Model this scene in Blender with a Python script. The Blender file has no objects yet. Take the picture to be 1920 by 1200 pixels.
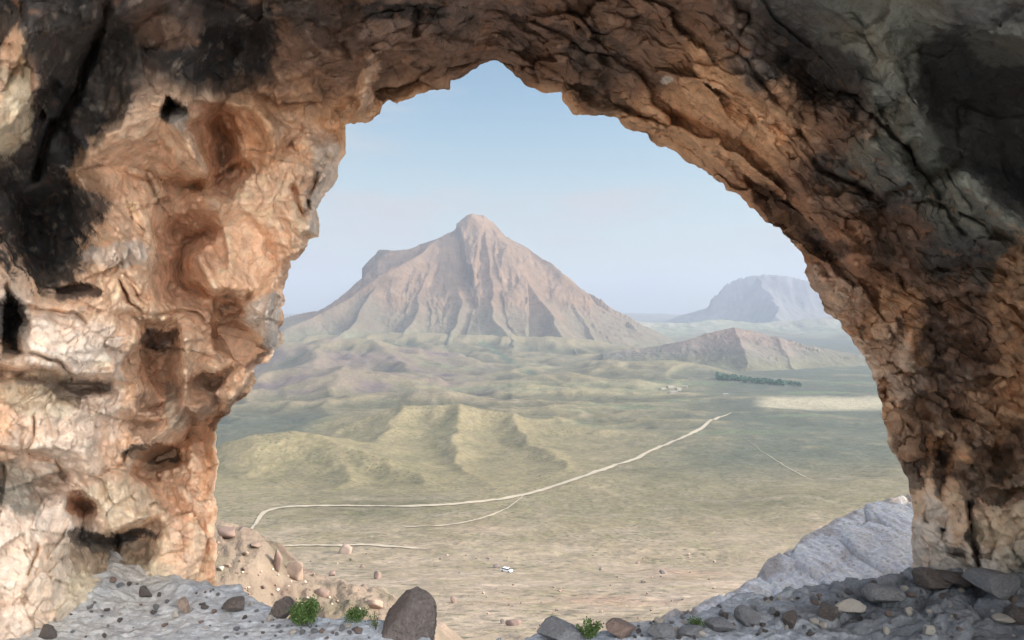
import bpy, math, random
import numpy as np
from mathutils import Vector
R = math.radians
S = bpy.context.scene
COL = S.collection
# ------------------------------------------------------------------ camera
W0, H0 = 1920.0, 1200.0
FPX = 1507.0
CZ = 160.0                     # the cave is 160 m above the valley datum
PITCH = math.atan(12 / FPX)    # looking 0.46 degrees down
cam_d = bpy.data.cameras.new("camera"); cam = bpy.data.objects.new("camera", cam_d); COL.objects.link(cam)
cam_d.sensor_width = 36.0; cam_d.lens = FPX / W0 * 36.0
cam_d.clip_start = 0.05; cam_d.clip_end = 60000
cam.location = (0, 0, CZ); cam.rotation_euler = (R(90) - PITCH, 0, 0)
S.camera = cam
# ------------------------------------------------------------------ light
SUN_AZ, SUN_EL = 93.0, 22.0   # azimuth clockwise from the view direction
SUN_STRENGTH, SKY_STRENGTH, EXPOSURE = 3.1, 0.060, 1.32
SKY_FILL = 36.0  # brightness of the unseen sky patch added to light the cave
sv = Vector((math.sin(R(SUN_AZ)) * math.cos(R(SUN_EL)), math.cos(R(SUN_AZ)) * math.cos(R(SUN_EL)), math.sin(R(SUN_EL))))
sd = bpy.data.lights.new("sun", 'SUN'); sd.energy = SUN_STRENGTH; sd.angle = R(0.6); sd.color = (1.0, 0.84, 0.66)
so = bpy.data.objects.new("sun", sd); COL.objects.link(so); so.rotation_euler = (-sv).to_track_quat('-Z', 'Y').to_euler()
so.location = (20, -20, CZ + 60)
wd = bpy.data.worlds.new("World"); S.world = wd; wd.use_nodes = True
nt = wd.node_tree; N = nt.nodes; L = nt.links
bg = N["Background"]; sky = N.new("ShaderNodeTexSky"); sky.sky_type = 'NISHITA'; sky.sun_disc = False
sky.sun_elevation = R(SUN_EL); sky.sun_rotation = R(SUN_AZ); sky.altitude = 1200; sky.air_density = 1.3; sky.dust_density = 0.9; sky.ozone_density = 0.8
# thin high cloud drawn on the sky direction (part of the sky itself)
tc = N.new("ShaderNodeTexCoord"); mp = N.new("ShaderNodeMapping"); mp.inputs['Scale'].default_value = (1.6, 1.6, 7.0)
ns = N.new("ShaderNodeTexNoise"); ns.inputs['Scale'].default_value = 1.7; ns.inputs['Detail'].default_value = 5; ns.inputs['Roughness'].default_value = 0.55
cr = N.new("ShaderNodeMapRange"); cr.inputs['From Min'].default_value = 0.44; cr.inputs['From Max'].default_value = 0.66
cr.inputs['To Min'].default_value = -0.12; cr.inputs['To Max'].default_value = 0.60; cr.interpolation_type = 'SMOOTHSTEP'
L.new(tc.outputs['Generated'], mp.inputs['Vector']); L.new(mp.outputs[0], ns.inputs['Vector']); L.new(ns.outputs['Fac'], cr.inputs['Value'])
mx = N.new("ShaderNodeMix"); mx.data_type = 'RGBA'
sz_ = N.new("ShaderNodeSeparateXYZ"); L.new(tc.outputs['Generated'], sz_.inputs[0]); hzr = N.new("ShaderNodeMapRange"); hzr.interpolation_type = 'SMOOTHSTEP'
hzr.inputs['From Min'].default_value = -.02; hzr.inputs['From Max'].default_value = .34; hzr.inputs['To Min'].default_value = .85; hzr.inputs['To Max'].default_value = .02; L.new(sz_.outputs['Z'], hzr.inputs['Value'])
ad_ = N.new("ShaderNodeMath"); ad_.operation = 'ADD'; ad_.use_clamp = True; L.new(hzr.outputs[0], ad_.inputs[0]); L.new(cr.outputs[0], ad_.inputs[1])
L.new(ad_.outputs[0], mx.inputs[0]); tn = N.new("ShaderNodeVectorMath"); tn.operation = 'MULTIPLY'; tn.inputs[1].default_value = (.88, 1.0, 1.03); L.new(sky.outputs[0], tn.inputs[0]); L.new(tn.outputs[0], mx.inputs[6]); mx.inputs[7].default_value = (3.95, 3.98, 4.05, 1)
# unseen sky patch added behind and right of the camera to brighten the cave
sx_ = N.new("ShaderNodeSeparateXYZ"); L.new(tc.outputs['Generated'], sx_.inputs[0])
bk = N.new("ShaderNodeMapRange"); bk.inputs['From Min'].default_value = .36; bk.inputs['From Max'].default_value = .78; dt_ = N.new("ShaderNodeVectorMath"); dt_.operation = 'DOT_PRODUCT'; L.new(tc.outputs['Generated'], dt_.inputs[0]); dt_.inputs[1].default_value = (.66, -.62, .42); L.new(dt_.outputs['Value'], bk.inputs['Value'])
n2_ = N.new("ShaderNodeTexNoise"); n2_.inputs['Scale'].default_value = 3.0; n2_.inputs['Detail'].default_value = 6; L.new(tc.outputs['Generated'], n2_.inputs['Vector'])
c2_ = N.new("ShaderNodeMapRange"); c2_.inputs['From Min'].default_value = .28; c2_.inputs['From Max'].default_value = .42; L.new(n2_.outputs['Fac'], c2_.inputs['Value'])
mm_ = N.new("ShaderNodeMath"); mm_.operation = 'MULTIPLY'; L.new(bk.outputs[0], mm_.inputs[0]); L.new(c2_.outputs[0], mm_.inputs[1])
m3_ = N.new("ShaderNodeMix"); m3_.data_type = 'RGBA'; L.new(mm_.outputs[0], m3_.inputs[0]); L.new(mx.outputs[2], m3_.inputs[6]); m3_.inputs[7].default_value = (SKY_FILL * .96, SKY_FILL * .97, SKY_FILL * 1.0, 1)
L.new(m3_.outputs[2], bg.inputs['Color']); bg.inputs['Strength'].default_value = SKY_STRENGTH
S.view_settings.view_transform = 'Standard'; S.view_settings.look = 'None'; S.view_settings.gamma = 1.0
S.view_settings.use_curve_mapping = False; S.view_settings.exposure = EXPOSURE
S.render.engine = 'CYCLES'
try:
    S.cycles.use_denoising = True; S.cycles.max_bounces = 10; S.cycles.diffuse_bounces = 5; S.cycles.volume_bounces = 0
except Exception: pass

# ------------------------------------------------------------------ helpers
cp, sp = math.cos(PITCH), math.sin(PITCH)
def ray(px, py):
    """world direction through a photo pixel, one metre deep"""
    x = (np.asarray(px, float) - 960) / FPX; u = (600 - np.asarray(py, float)) / FPX
    return x, cp + u * sp, -sp + u * cp
def at(px, py, d):
    x, y, z = ray(px, py); return np.stack([x * d, y * d, z * d + CZ], -1)
def project(X, Y, Z):
    Z = Z - CZ; dep = Y * cp - Z * sp; up = Y * sp + Z * cp
    return 960 + FPX * X / dep, 600 - FPX * up / dep
def props(o, label=None, cat=None, group=None, kind=None):
    if label: o['label'] = label
    if cat: o['category'] = cat
    if group: o['group'] = group
    if kind: o['kind'] = kind
    return o
def sstep(a, b, x):
    t = np.clip((x - a) / (b - a), 0, 1); return t * t * (3 - 2 * t)
def hsh(ix, iy, iz, seed):
    h = (ix.astype(np.uint32) * np.uint32(73856093)) ^ (iy.astype(np.uint32) * np.uint32(19349663)) ^ (iz.astype(np.uint32) * np.uint32(83492791)) ^ np.uint32((seed * 2654435761) & 0xffffffff)
    h = (h ^ (h >> np.uint32(15))) * np.uint32(2246822519); h = (h ^ (h >> np.uint32(13))) * np.uint32(3266489917)
    return h ^ (h >> np.uint32(16))
GR = np.array([(1,1,0),(-1,1,0),(1,-1,0),(-1,-1,0),(1,0,1),(-1,0,1),(1,0,-1),(-1,0,-1),(0,1,1),(0,-1,1),(0,1,-1),(0,-1,-1),(1,1,0),(-1,1,0),(0,-1,1),(0,-1,-1)], np.float32)
def perlin(x, y, z, seed=0):
    x = np.asarray(x, np.float32); y = np.asarray(y, np.float32) + np.zeros_like(x); z = np.asarray(z, np.float32) + np.zeros_like(x)
    xi = np.floor(x); yi = np.floor(y); zi = np.floor(z); fx = x - xi; fy = y - yi; fz = z - zi
    xi = xi.astype(np.int64); yi = yi.astype(np.int64); zi = zi.astype(np.int64)
    u = fx**3 * (fx * (fx * 6 - 15) + 10); v = fy**3 * (fy * (fy * 6 - 15) + 10); w = fz**3 * (fz * (fz * 6 - 15) + 10)
    def g(a, b, c):
        k = GR[(hsh((xi + a) & 0xffffffff, (yi + b) & 0xffffffff, (zi + c) & 0xffffffff, seed) & np.uint32(15)).astype(np.int64)]
        return k[..., 0] * (fx - a) + k[..., 1] * (fy - b) + k[..., 2] * (fz - c)
    def lp(a, b, t): return a + (b - a) * t
    return lp(lp(lp(g(0,0,0), g(1,0,0), u), lp(g(0,1,0), g(1,1,0), u), v), lp(lp(g(0,0,1), g(1,0,1), u), lp(g(0,1,1), g(1,1,1), u), v), w)
def fbm(x, y, z, f, octs, seed=0, gain=0.5, ridged=False):
    s = 0; a = 1.0; tot = 0
    for i in range(octs):
        n = perlin(x * f, y * f, z * f, seed + i * 17)
        if ridged: n = 1 - 2 * np.abs(n) * 1.6
        s = s + a * n; tot += a; a *= gain; f *= 2.03
    return s / tot
def worley(x, y, z, seed=0, jit=0.9):
    """F1, F2 and a random tilt of the nearest cell"""
    x = np.asarray(x, np.float32); y = np.asarray(y, np.float32) + np.zeros_like(x); z = np.asarray(z, np.float32) + np.zeros_like(x)
    xi = np.floor(x).astype(np.int64); yi = np.floor(y).astype(np.int64); zi = np.floor(z).astype(np.int64)
    f1 = np.full(x.shape, 9.0, np.float32); f2 = f1.copy(); til = np.zeros(x.shape, np.float32); cid = np.zeros(x.shape, np.float32)
    for a in (-1, 0, 1):
        for b in (-1, 0, 1):
            for c in (-1, 0, 1):
                h = hsh((xi + a) & 0xffffffff, (yi + b) & 0xffffffff, (zi + c) & 0xffffffff, seed)
                r1 = (h & np.uint32(1023)).astype(np.float32) / 1023; r2 = ((h >> np.uint32(10)) & np.uint32(1023)).astype(np.float32) / 1023
                r3 = ((h >> np.uint32(20)) & np.uint32(1023)).astype(np.float32) / 1023
                dx = x - (xi + a + 0.5 + jit * (r1 - .5)); dy = y - (yi + b + 0.5 + jit * (r2 - .5)); dz = z - (zi + c + 0.5 + jit * (r3 - .5))
                d = np.sqrt(dx * dx + dy * dy + dz * dz)
                m = d < f1
                f2 = np.where(m, f1, np.minimum(f2, d))
                h2 = (h * np.uint32(747796405)) >> np.uint32(7)
                q1 = (h2 & np.uint32(255)).astype(np.float32) / 127.5 - 1; q2 = ((h2 >> np.uint32(8)) & np.uint32(255)).astype(np.float32) / 127.5 - 1
                q3 = ((h2 >> np.uint32(16)) & np.uint32(255)).astype(np.float32) / 127.5 - 1
                til = np.where(m, dx * q1 + dy * q2 + dz * q3, til); cid = np.where(m, q1, cid)
                f1 = np.where(m, d, f1)
    return f1, f2, til, cid
def seg_dist(px, py, pts):
    """distance to a polyline and the parameter (index) of the nearest place on it"""
    best = np.full(np.shape(px), 1e9); par = np.zeros(np.shape(px))
    for i in range(len(pts) - 1):
        ax, ay = pts[i][0], pts[i][1]; bx, by = pts[i + 1][0], pts[i + 1][1]
        vx, vy = bx - ax, by - ay; t = np.clip(((px - ax) * vx + (py - ay) * vy) / (vx * vx + vy * vy + 1e-9), 0, 1)
        d = np.hypot(px - ax - t * vx, py - ay - t * vy); m = d < best
        best = np.where(m, d, best); par = np.where(m, i + t, par)
    return best, par
def link(name, verts, faces, mat, parent=None, smooth=True, colors=None):
    me = bpy.data.meshes.new(name)
    verts = np.ascontiguousarray(verts, np.float32).reshape(-1, 3)
    if isinstance(faces, np.ndarray):
        k = faces.shape[1]; nf = faces.shape[0]
        me.vertices.add(len(verts)); me.vertices.foreach_set('co', verts.ravel())
        me.loops.add(nf * k); me.loops.foreach_set('vertex_index', faces.astype(np.int32).ravel())
        me.polygons.add(nf); me.polygons.foreach_set('loop_start', np.arange(0, nf * k, k, dtype=np.int32))
        me.polygons.foreach_set('loop_total', np.full(nf, k, np.int32))
    else:
        me.from_pydata([tuple(map(float, v)) for v in verts], [], faces)
    me.polygons.foreach_set('use_smooth', np.full(len(me.polygons), smooth, bool))
    me.update(calc_edges=True); me.validate()
    if colors is not None:
        at_ = me.attributes.new('Col', 'FLOAT_COLOR', 'POINT')
        c = np.ones((len(verts), 4), np.float32); c[:, :3] = np.clip(np.asarray(colors).reshape(-1, 3), 0.005, 0.9); at_.data.foreach_set('color', c.ravel())
    me.materials.append(mat)
    o = bpy.data.objects.new(name, me); COL.objects.link(o)
    if parent: o.parent = parent
    return o
def grid_faces(nr, nc, flip=False):
    i = np.arange(nr - 1)[:, None] * nc + np.arange(nc - 1)[None]; i = i.ravel()
    f = np.stack([i, i + 1, i + nc + 1, i + nc], -1)
    return f[:, ::-1] if flip else f
def interp(x, xs, ys): return np.interp(x, xs, ys)

# ------------------------------------------------------------------ materials
def mat_vc(name, bump=(40, .012, 8, .03), rough=.92, vary=.18, vscale=9.0, hue=None, spec=.2, scrub=0):
    """rock / earth: the surface's own colour from the attribute, broken up by noise, with fine and coarse bump"""
    m = bpy.data.materials.new(name); m.use_nodes = True; t = m.node_tree; n = t.nodes; l = t.links
    b = n["Principled BSDF"]; b.inputs['Roughness'].default_value = rough
    b.inputs['Specular IOR Level'].default_value = spec
    c = n.new("ShaderNodeAttribute"); c.attribute_name = 'Col'
    co = n.new("ShaderNodeNewGeometry")
    def noise(sc, det, ro=.6):
        q = n.new("ShaderNodeTexNoise"); q.inputs['Scale'].default_value = sc; q.inputs['Detail'].default_value = det; q.inputs['Roughness'].default_value = ro
        l.new(co.outputs['Position'], q.inputs['Vector']); return q
    n1 = noise(vscale, 8, .68); mr = n.new("ShaderNodeMapRange"); mr.inputs['From Min'].default_value = .3; mr.inputs['From Max'].default_value = .7
    mr.inputs['To Min'].default_value = 1 - vary * 1.6; mr.inputs['To Max'].default_value = 1 + vary
    l.new(n1.outputs['Fac'], mr.inputs['Value'])
    ml = n.new("ShaderNodeVectorMath"); ml.operation = 'SCALE'; l.new(c.outputs['Color'], ml.inputs[0]); l.new(mr.outputs[0], ml.inputs['Scale'])
    last = ml.outputs[0]
    if hue:
        n2 = noise(vscale * .45, 5); r2 = n.new("ShaderNodeMapRange"); r2.inputs['From Min'].default_value = .5; r2.inputs['From Max'].default_value = .72
        r2.inputs['To Max'].default_value = hue[3]; l.new(n2.outputs['Fac'], r2.inputs['Value'])
        mm = n.new("ShaderNodeMix"); mm.data_type = 'RGBA'; mm.blend_type = 'MULTIPLY'; l.new(r2.outputs[0], mm.inputs[0]); l.new(last, mm.inputs[6]); mm.inputs[7].default_value = (hue[0], hue[1], hue[2], 1)
        last = mm.outputs[2]
    if scrub:
        vo = n.new("ShaderNodeTexVoronoi"); vo.inputs['Scale'].default_value = scrub; l.new(co.outputs['Position'], vo.inputs['Vector']); vr = n.new("ShaderNodeMapRange"); vr.inputs['From Min'].default_value = .38; vr.inputs['From Max'].default_value = .12
        vr.inputs['To Max'].default_value = .75; l.new(vo.outputs['Distance'], vr.inputs['Value']); n3 = noise(.02, 4); r3 = n.new("ShaderNodeMapRange"); r3.inputs['From Min'].default_value = .38; r3.inputs['From Max'].default_value = .56; l.new(n3.outputs['Fac'], r3.inputs['Value'])
        mu = n.new("ShaderNodeMath"); mu.operation = 'MULTIPLY'; l.new(vr.outputs[0], mu.inputs[0]); l.new(r3.outputs[0], mu.inputs[1])
        ms = n.new("ShaderNodeMix"); ms.data_type = 'RGBA'; l.new(mu.outputs[0], ms.inputs[0]); l.new(last, ms.inputs[6]); ms.inputs[7].default_value = (.05, .065, .035, 1); last = ms.outputs[2]
    l.new(last, b.inputs['Base Color'])
    s1, d1, s2, d2 = bump
    na = noise(s1, 6); nb = noise(s2, 7, .65)
    b1 = n.new("ShaderNodeBump"); b1.inputs['Distance'].default_value = d1; b1.inputs['Strength'].default_value = 1; l.new(na.outputs['Fac'], b1.inputs['Height'])
    b2 = n.new("ShaderNodeBump"); b2.inputs['Distance'].default_value = d2; b2.inputs['Strength'].default_value = 1; l.new(nb.outputs['Fac'], b2.inputs['Height']); l.new(b1.outputs[0], b2.inputs['Normal'])
    l.new(b2.outputs[0], b.inputs['Normal'])
    return m
def mat_plain(name, col, rough=.8, vary=.25, scale=12, bump=.01, metal=0, tint=None):
    m = bpy.data.materials.new(name); m.use_nodes = True; t = m.node_tree; n = t.nodes; l = t.links
    b = n["Principled BSDF"]; b.inputs['Roughness'].default_value = rough; b.inputs['Metallic'].default_value = metal
    co = n.new("ShaderNodeTexCoord"); q = n.new("ShaderNodeTexNoise"); q.inputs['Scale'].default_value = scale; q.inputs['Detail'].default_value = 7; q.inputs['Roughness'].default_value = .65
    l.new(co.outputs['Object'], q.inputs['Vector'])
    r = n.new("ShaderNodeMix"); r.data_type = 'RGBA'; l.new(q.outputs['Fac'], r.inputs[0])
    t2 = tint or col
    r.inputs[6].default_value = (*[c * (1 - vary) for c in col], 1); r.inputs[7].default_value = (*[min(1, c * (1 + vary)) for c in t2], 1)
    l.new(r.outputs[2], b.inputs['Base Color'])
    if bump:
        bb = n.new("ShaderNodeBump"); bb.inputs['Distance'].default_value = bump; l.new(q.outputs['Fac'], bb.inputs['Height']); l.new(bb.outputs[0], b.inputs['Normal'])
    return m
M_CAVE = mat_vc("cave_rock", bump=(55, .010, 16, .022), vary=.2, vscale=8, hue=(1.0, .72, .52, .45))
M_FLOOR = mat_vc("cave_dust", bump=(60, .010, 14, .03), vary=.22, vscale=16)
M_GROUND = mat_vc("valley_ground", bump=(.35, .5, .05, 2.2), vary=.22, vscale=.16, hue=(.86, .95, .78, .6), scrub=.22)
M_MOUNT = mat_vc("mountain_rock", bump=(.03, 6, .008, 16), vary=.2, vscale=.012, hue=(.9, .85, .82, .7))
M_ROAD = mat_plain("dirt_track", (.37, .32, .24), vary=.25, scale=.12, bump=.02)
M_DARK = mat_plain("dark_boulder_rock", (.082, .067, .06), vary=.7, scale=5, bump=.07, tint=(.2, .165, .145))
M_GREY = mat_plain("grey_stone", (.27, .27, .275), vary=.45, scale=6, bump=.05)
M_PALE = mat_plain("pale_stone", (.52, .47, .40), vary=.25, scale=9, bump=.02)
M_BROWN = mat_plain("red_brown_stone", (.22, .155, .125), vary=.4, scale=7, bump=.02)
M_TAN = mat_plain("tan_boulder_rock", (.33, .245, .19), vary=.35, scale=.8, bump=.1)
M_LEAF = mat_plain("bush_leaf", (.035, .07, .015), vary=.5, scale=14, bump=0, rough=.6, tint=(.09, .15, .035))
M_TWIG = mat_plain("bush_twig", (.13, .09, .06), vary=.3, scale=20, bump=0)
M_ORCH = mat_plain("orchard_leaf", (.035, .09, .05), vary=.5, scale=.3, bump=0)

# ------------------------------------------------------------------ valley terrain
BY = [0, 10, 14, 30, 60, 100, 150, 250, 340, 523, 800, 1212, 1800, 2500, 4500, 8000, 16500]
BD = [3.6, 4.6, 7.0, 17.5, 27.5, 42.0, 58, 84, 108, 125.5, 137, 148, 150, 152, 156, 162, 172]
HL_ = [  # crest lines (photo pixel, distance), slope, height scale, width scale, gully frequency, gully depth
 ([(380,845,760),(430,820,765),(480,804,770),(540,796,775),(600,804,765),(660,826,735),(730,848,705),(775,876,660),(798,908,610)],.42,62,95,.012,.3),
 ([(620,835,745),(638,866,685),(650,898,625),(655,930,570)],.4,30,50,.012,.2),
 ([(560,832,900),(640,806,950),(700,784,985),(760,771,1000),(830,767,1005),(900,771,1000),(980,785,985),(1060,806,950),(1160,840,890),(1240,870,830)],.42,60,100,.010,.3),
 ([(862,768,1000),(848,800,905),(862,848,770),(900,902,640),(945,935,575)],.5,34,50,.012,.2), ([(960,783,985),(1005,828,850),(1070,875,700)],.42,34,50,.012,.2), ([(745,774,995),(722,808,885),(700,848,770)],.45,34,50,.012,.2),
 ([(860,738,1450),(960,726,1480),(1080,730,1480),(1200,744,1450),(1300,764,1380)],.34,50,140,.008,.4), ([(980,796,1000),(1100,782,1050),(1200,780,1080),(1290,790,1040)],.34,34,110,.01,.35), ([(940,720,1700),(1020,706,1750),(1120,708,1760),(1200,716,1700)],.3,40,150,.008,.35), ([(500,768,1250),(560,752,1350),(650,738,1380),(760,734,1380),(840,746,1300)],.34,56,120,.008,.4), ([(1130,690,2000),(1200,680,2050),(1290,684,2050),(1380,700,1950)],.3,50,160,.008,.3),
 ([(600,634,2950),(760,630,2950),(900,632,2950),(1020,636,2950),(1120,642,2950)],.34,200,520,.006,.4),
 ([(300,735,2250),(430,688,2280),(520,654,2300),(620,640,2320),(700,643,2320),(790,662,2300),(880,693,2240),(960,720,2100)],.42,110,190,.006,.45),
 ([(300,800,1650),(380,762,1680),(430,724,1700),(500,702,1720),(570,691,1720),(640,689,1710),(720,702,1680),(800,730,1620),(850,748,1560)],.42,80,140,.008,.45),
 ([(600,642,2320),(590,690,1950),(560,740,1500)],.5,70,90,.008,.3), ([(700,644,2320),(760,690,1950),(800,735,1600)],.4,70,90,.008,.3), ([(430,690,2280),(400,760,1600),(380,800,1300)],.5,70,90,.008,.4), ([(640,690,1700),(620,740,1400),(600,775,1200)],.4,50,70,.01,.3), ([(500,703,1720),(470,750,1400),(440,800,1150)],.45,50,70,.01,.3)]
HILLS = []
for (pp, sl, A_, L_, gf, ga) in HL_: HILLS.append(([tuple(at(p[0], p[1], p[2])) for p in pp], sl, A_, L_, gf, ga))
def terr(X, Y):
    X = np.asarray(X, float); Y = np.asarray(Y, float)
    d = np.interp(Y, BY, BD)
    # soften the kinks
    d = (d + np.interp(Y * .93, BY, BD) + np.interp(Y * 1.07, BY, BD)) / 3
    z = -d
    # scree spur below the left pillar
    tgt = -np.interp(X, [-60, -30, -19.5, -17, -15.2, -14, -12.6, -11, -8, -4, 0, 6], [2, 6, 10.9, 12.0, 12.6, 13.3, 15.0, 15.7, 16.4, 18.6, 21, 24])
    w = np.exp(-((Y - 45) / 13.0) ** 2) * sstep(4, -6, X)
    z = z + np.maximum(tgt - z, 0) * w
    z = np.array(z, float); shp = z.shape; zf = z.reshape(-1).copy(); base = zf.copy(); Xf = np.broadcast_to(X, shp).reshape(-1); Yf = np.broadcast_to(Y, shp).reshape(-1)
    for (pts, sl, A, Lm, gf, ga) in HILLS:
        R_ = Lm * 4; hx_ = [p[0] for p in pts]; hy_ = [p[1] for p in pts]
        m = np.where((Xf > min(hx_) - R_) & (Xf < max(hx_) + R_) & (Yf > min(hy_) - R_) & (Yf < max(hy_) + R_))[0]
        if len(m) == 0: continue
        x_, y_ = Xf[m], Yf[m]
        wx = x_ + 14 * perlin(x_ * .012, y_ * .012, 3.1, 5) + 5 * perlin(x_ * .04, y_ * .04, 3.1, 15); wy = y_ + 16 * perlin(x_ * .010, y_ * .010, 9.1, 6) + 5 * perlin(x_ * .04, y_ * .04, 9.1, 16)
        d, par = seg_dist(wx, wy, [(p[0], p[1]) for p in pts]); zr = np.interp(par, np.arange(len(pts)), [p[2] - CZ for p in pts])
        v = zr - sl * (A * (1 - np.exp(-d / Lm)) + .10 * d); rise = np.clip(v - base[m], 0, 200)
        gn = fbm(x_, y_ * .7, 0 * x_, gf, 4, 31, .55, ridged=True) - .5
        v = v + gn * ga * np.minimum(rise, 60) * sstep(5, 60, d) - 60 * sstep(.7 * R_, R_, d); z0 = zf[m]
        zf[m] = .5 * (z0 + v + np.sqrt((z0 - v) ** 2 + 25.0)) - 2.5 * np.exp(-np.abs(z0 - v) / 30)
    z = zf.reshape(shp)
    far = sstep(60, 700, Y)
    z = z + (fbm(X, Y, 0 * X, .004, 5, 11) * 8 + 17 * fbm(X, Y * .8, 0 * X, .0038, 5, 18, .5, ridged=True) * sstep(750, 1150, Y) * (.3 + .7 * sstep(.30, .10, X / np.maximum(Y, 1)))) * far + fbm(X, Y, 0 * X, .03, 4, 12) * (1.2 * sstep(60, 300, Y) + .5) + fbm(X, Y, 0 * X, .18, 3, 13) * .45 * sstep(900, 100, Y) + (fbm(X, Y, 0 * X, 1.1, 3, 16, .6, ridged=True) * .30 + fbm(X, Y, 0 * X, .5, 3, 17) * .5) * sstep(150, 60, Y)
    # low far country
    z = z + sstep(3800, 5200, Y) * sstep(15500, 9000, Y) * 34 * (fbm(X, Y, 0 * X, .0009, 4, 14, ridged=True) + .2)
    z = z + sstep(9500, 12500, Y) * 150 * (1 + .25 * perlin(X * .0005, Y * 0, 0, 8))
    return z + CZ
def unproj(px, py, y0=25, y1=6000, n=1500):
    """where the ray through a pixel meets the valley"""
    ys = np.geomspace(y0, y1, n); dx, dy, dz = ray(px, py)
    X = dx / dy * ys; Z = CZ + dz / dy * ys; t = terr(X, ys); k = np.where(Z < t)[0]
    if len(k) == 0: return None
    i = max(k[0], 1); a = (Z[i - 1] - t[i - 1]); b = (t[i] - Z[i]); f = a / (a + b + 1e-9); y = ys[i - 1] + f * (ys[i] - ys[i - 1])
    X = float(dx / dy * y); return X, float(y), float(terr(np.array([X]), np.array([y]))[0])
nc, nr = 620, 900
az = np.linspace(-1.15, 1.15, nc)                       # X/Y
az = np.sign(az) * np.abs(az) ** 1.15 * (1.15 / 1.15 ** 1.15)
ry_ = np.concatenate([np.linspace(9.5, 30, 40, endpoint=False), np.geomspace(30, 2600, 640, endpoint=False), np.geomspace(2600, 16400, 220)])
TY, TA = np.meshgrid(ry_, az, indexing='ij'); TX = TA * TY
TZ = terr(TX, TY)
PX, PY = project(TX, TY, TZ)
n1 = fbm(TX, TY, 0 * TX, .006, 5, 41) * 1.2; n2 = fbm(TX, TY, 0 * TX, .035, 4, 42); n3 = fbm(TX, TY, 0 * TX, .3, 3, 43)
green = np.array([.128, .118, .073]); tan = np.array([.27, .225, .145]); grass = np.array([.20, .178, .108]); pale = np.array([.42, .34, .265])
def mixc(a, b, t): return a + (b - a) * np.clip(t, 0, 1)[..., None]
c = mixc(np.broadcast_to(tan, TX.shape + (3,)), grass, sstep(260, 560, TY) * .75 + n1 * 1.1 + n2 * .5)
c = mixc(c, green, sstep(850, 1300, TY) * .75 + sstep(.05, .35, n1 + n2 * .5) * sstep(250, 500, TY) * .6)
c = mixc(c, pale, sstep(600, 170, TY) * .72 + n2 * .7)
c = mixc(c, np.array([.40, .27, .20]), sstep(.1, .4, fbm(TX, TY, 0 * TX, .012, 4, 47) + .25 * n3) * sstep(600, 250, TY) * .7)
# plain on the right: bluish green steppe, then a bare sandy strip and fields
rp = sstep(1120, 1450, PX) * sstep(560, 800, TY)
c = mixc(c, np.array([.08, .10, .08]), rp * .8)
def soft(v, w): return sstep(-w, w, v)
strip = soft((PX - 1430) / 25, 1) * soft((PY - (745 + n2 * 8)) / 5, 1) * soft((768 - np.abs(PX - 1530) * .03 + n1 * 8 - PY) / 5, 1) * (TY > 600)
c = mixc(c, np.array([.36, .325, .235]), strip * .85)
f2_ = soft((PX - 830) / 20, 1) * soft((1300 - PX) / 60, 1) * soft((PY - 716 - n1 * 14) / 4, 1) * soft((738 + n1 * 16 - PY) / 4, 1) * (TY > 700)
c = mixc(c, np.array([.28, .26, .155]), f2_ * .7)
c = mixc(c, np.array([.14, .18, .10]), sstep(.12, .3, fbm(TX, TY * 3, 0 * TX, .003, 4, 48)) * (TY > 900) * .7 * sstep(2600, 2000, TY))
# dark green painted for the shade in the gully of the low hills
gd, _ = seg_dist(PX, PY, [(770, 872), (800, 850), (830, 805), (850, 790)])
c = mixc(c, np.array([.06, .085, .05]), sstep(26, 8, gd + n2 * 20) * (TY > 500) * .6)
gd, _ = seg_dist(PX, PY, [(900, 640), (960, 680), (1000, 700)]); c = mixc(c, np.array([.07, .11, .07]), sstep(7, 2, gd + n2 * 6) * (TY > 1300) * .8)
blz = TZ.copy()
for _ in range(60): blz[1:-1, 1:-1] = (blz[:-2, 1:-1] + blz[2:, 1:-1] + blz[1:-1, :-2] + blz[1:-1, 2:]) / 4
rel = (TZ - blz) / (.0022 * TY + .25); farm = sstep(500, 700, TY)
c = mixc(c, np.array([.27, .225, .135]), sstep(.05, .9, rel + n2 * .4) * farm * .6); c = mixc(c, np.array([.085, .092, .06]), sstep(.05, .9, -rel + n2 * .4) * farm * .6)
c = mixc(c, np.array([.40, .355, .25]), strip * .85)
hillm = sstep(1200, 1500, TY) * sstep(2600, 2300, TY) * sstep(1000, 800, PX); c = mixc(c, np.array([.20, .155, .125]), hillm * (.55 + n1 * 1.5)); c = mixc(c, np.array([.12, .095, .10]), hillm * sstep(.05, .3, fbm(TX, TY, 0 * TX, .008, 4, 49)) * .8)
c = mixc(c, np.array([.235, .20, .115]), sstep(560, 640, TY) * sstep(1060, 960, TY) * sstep(1200, 1000, PX) * .65 * (1 + n2))
c = mixc(c, np.array([.08, .095, .08]), sstep(650, 560, PX + 60 * n1) * sstep(800, 860, TY) * sstep(1300, 1100, TY) * .8); c = mixc(c, np.array([.25, .195, .155]), sstep(110, 60, TY) * .8); c = mixc(c, np.array([.16, .11, .09]), sstep(.12, .3, n3) * sstep(120, 60, TY) * .8)  # first mix: plain's shade behind the left low hill, painted dark green-blue
c = c * .84 * (1 + .22 * n3[..., None] + .15 * n2[..., None])
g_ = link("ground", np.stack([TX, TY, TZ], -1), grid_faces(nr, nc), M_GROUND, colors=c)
props(g_, "dry tan and green valley floor with low hills seen through the cave mouth", "ground", kind="structure")

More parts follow.
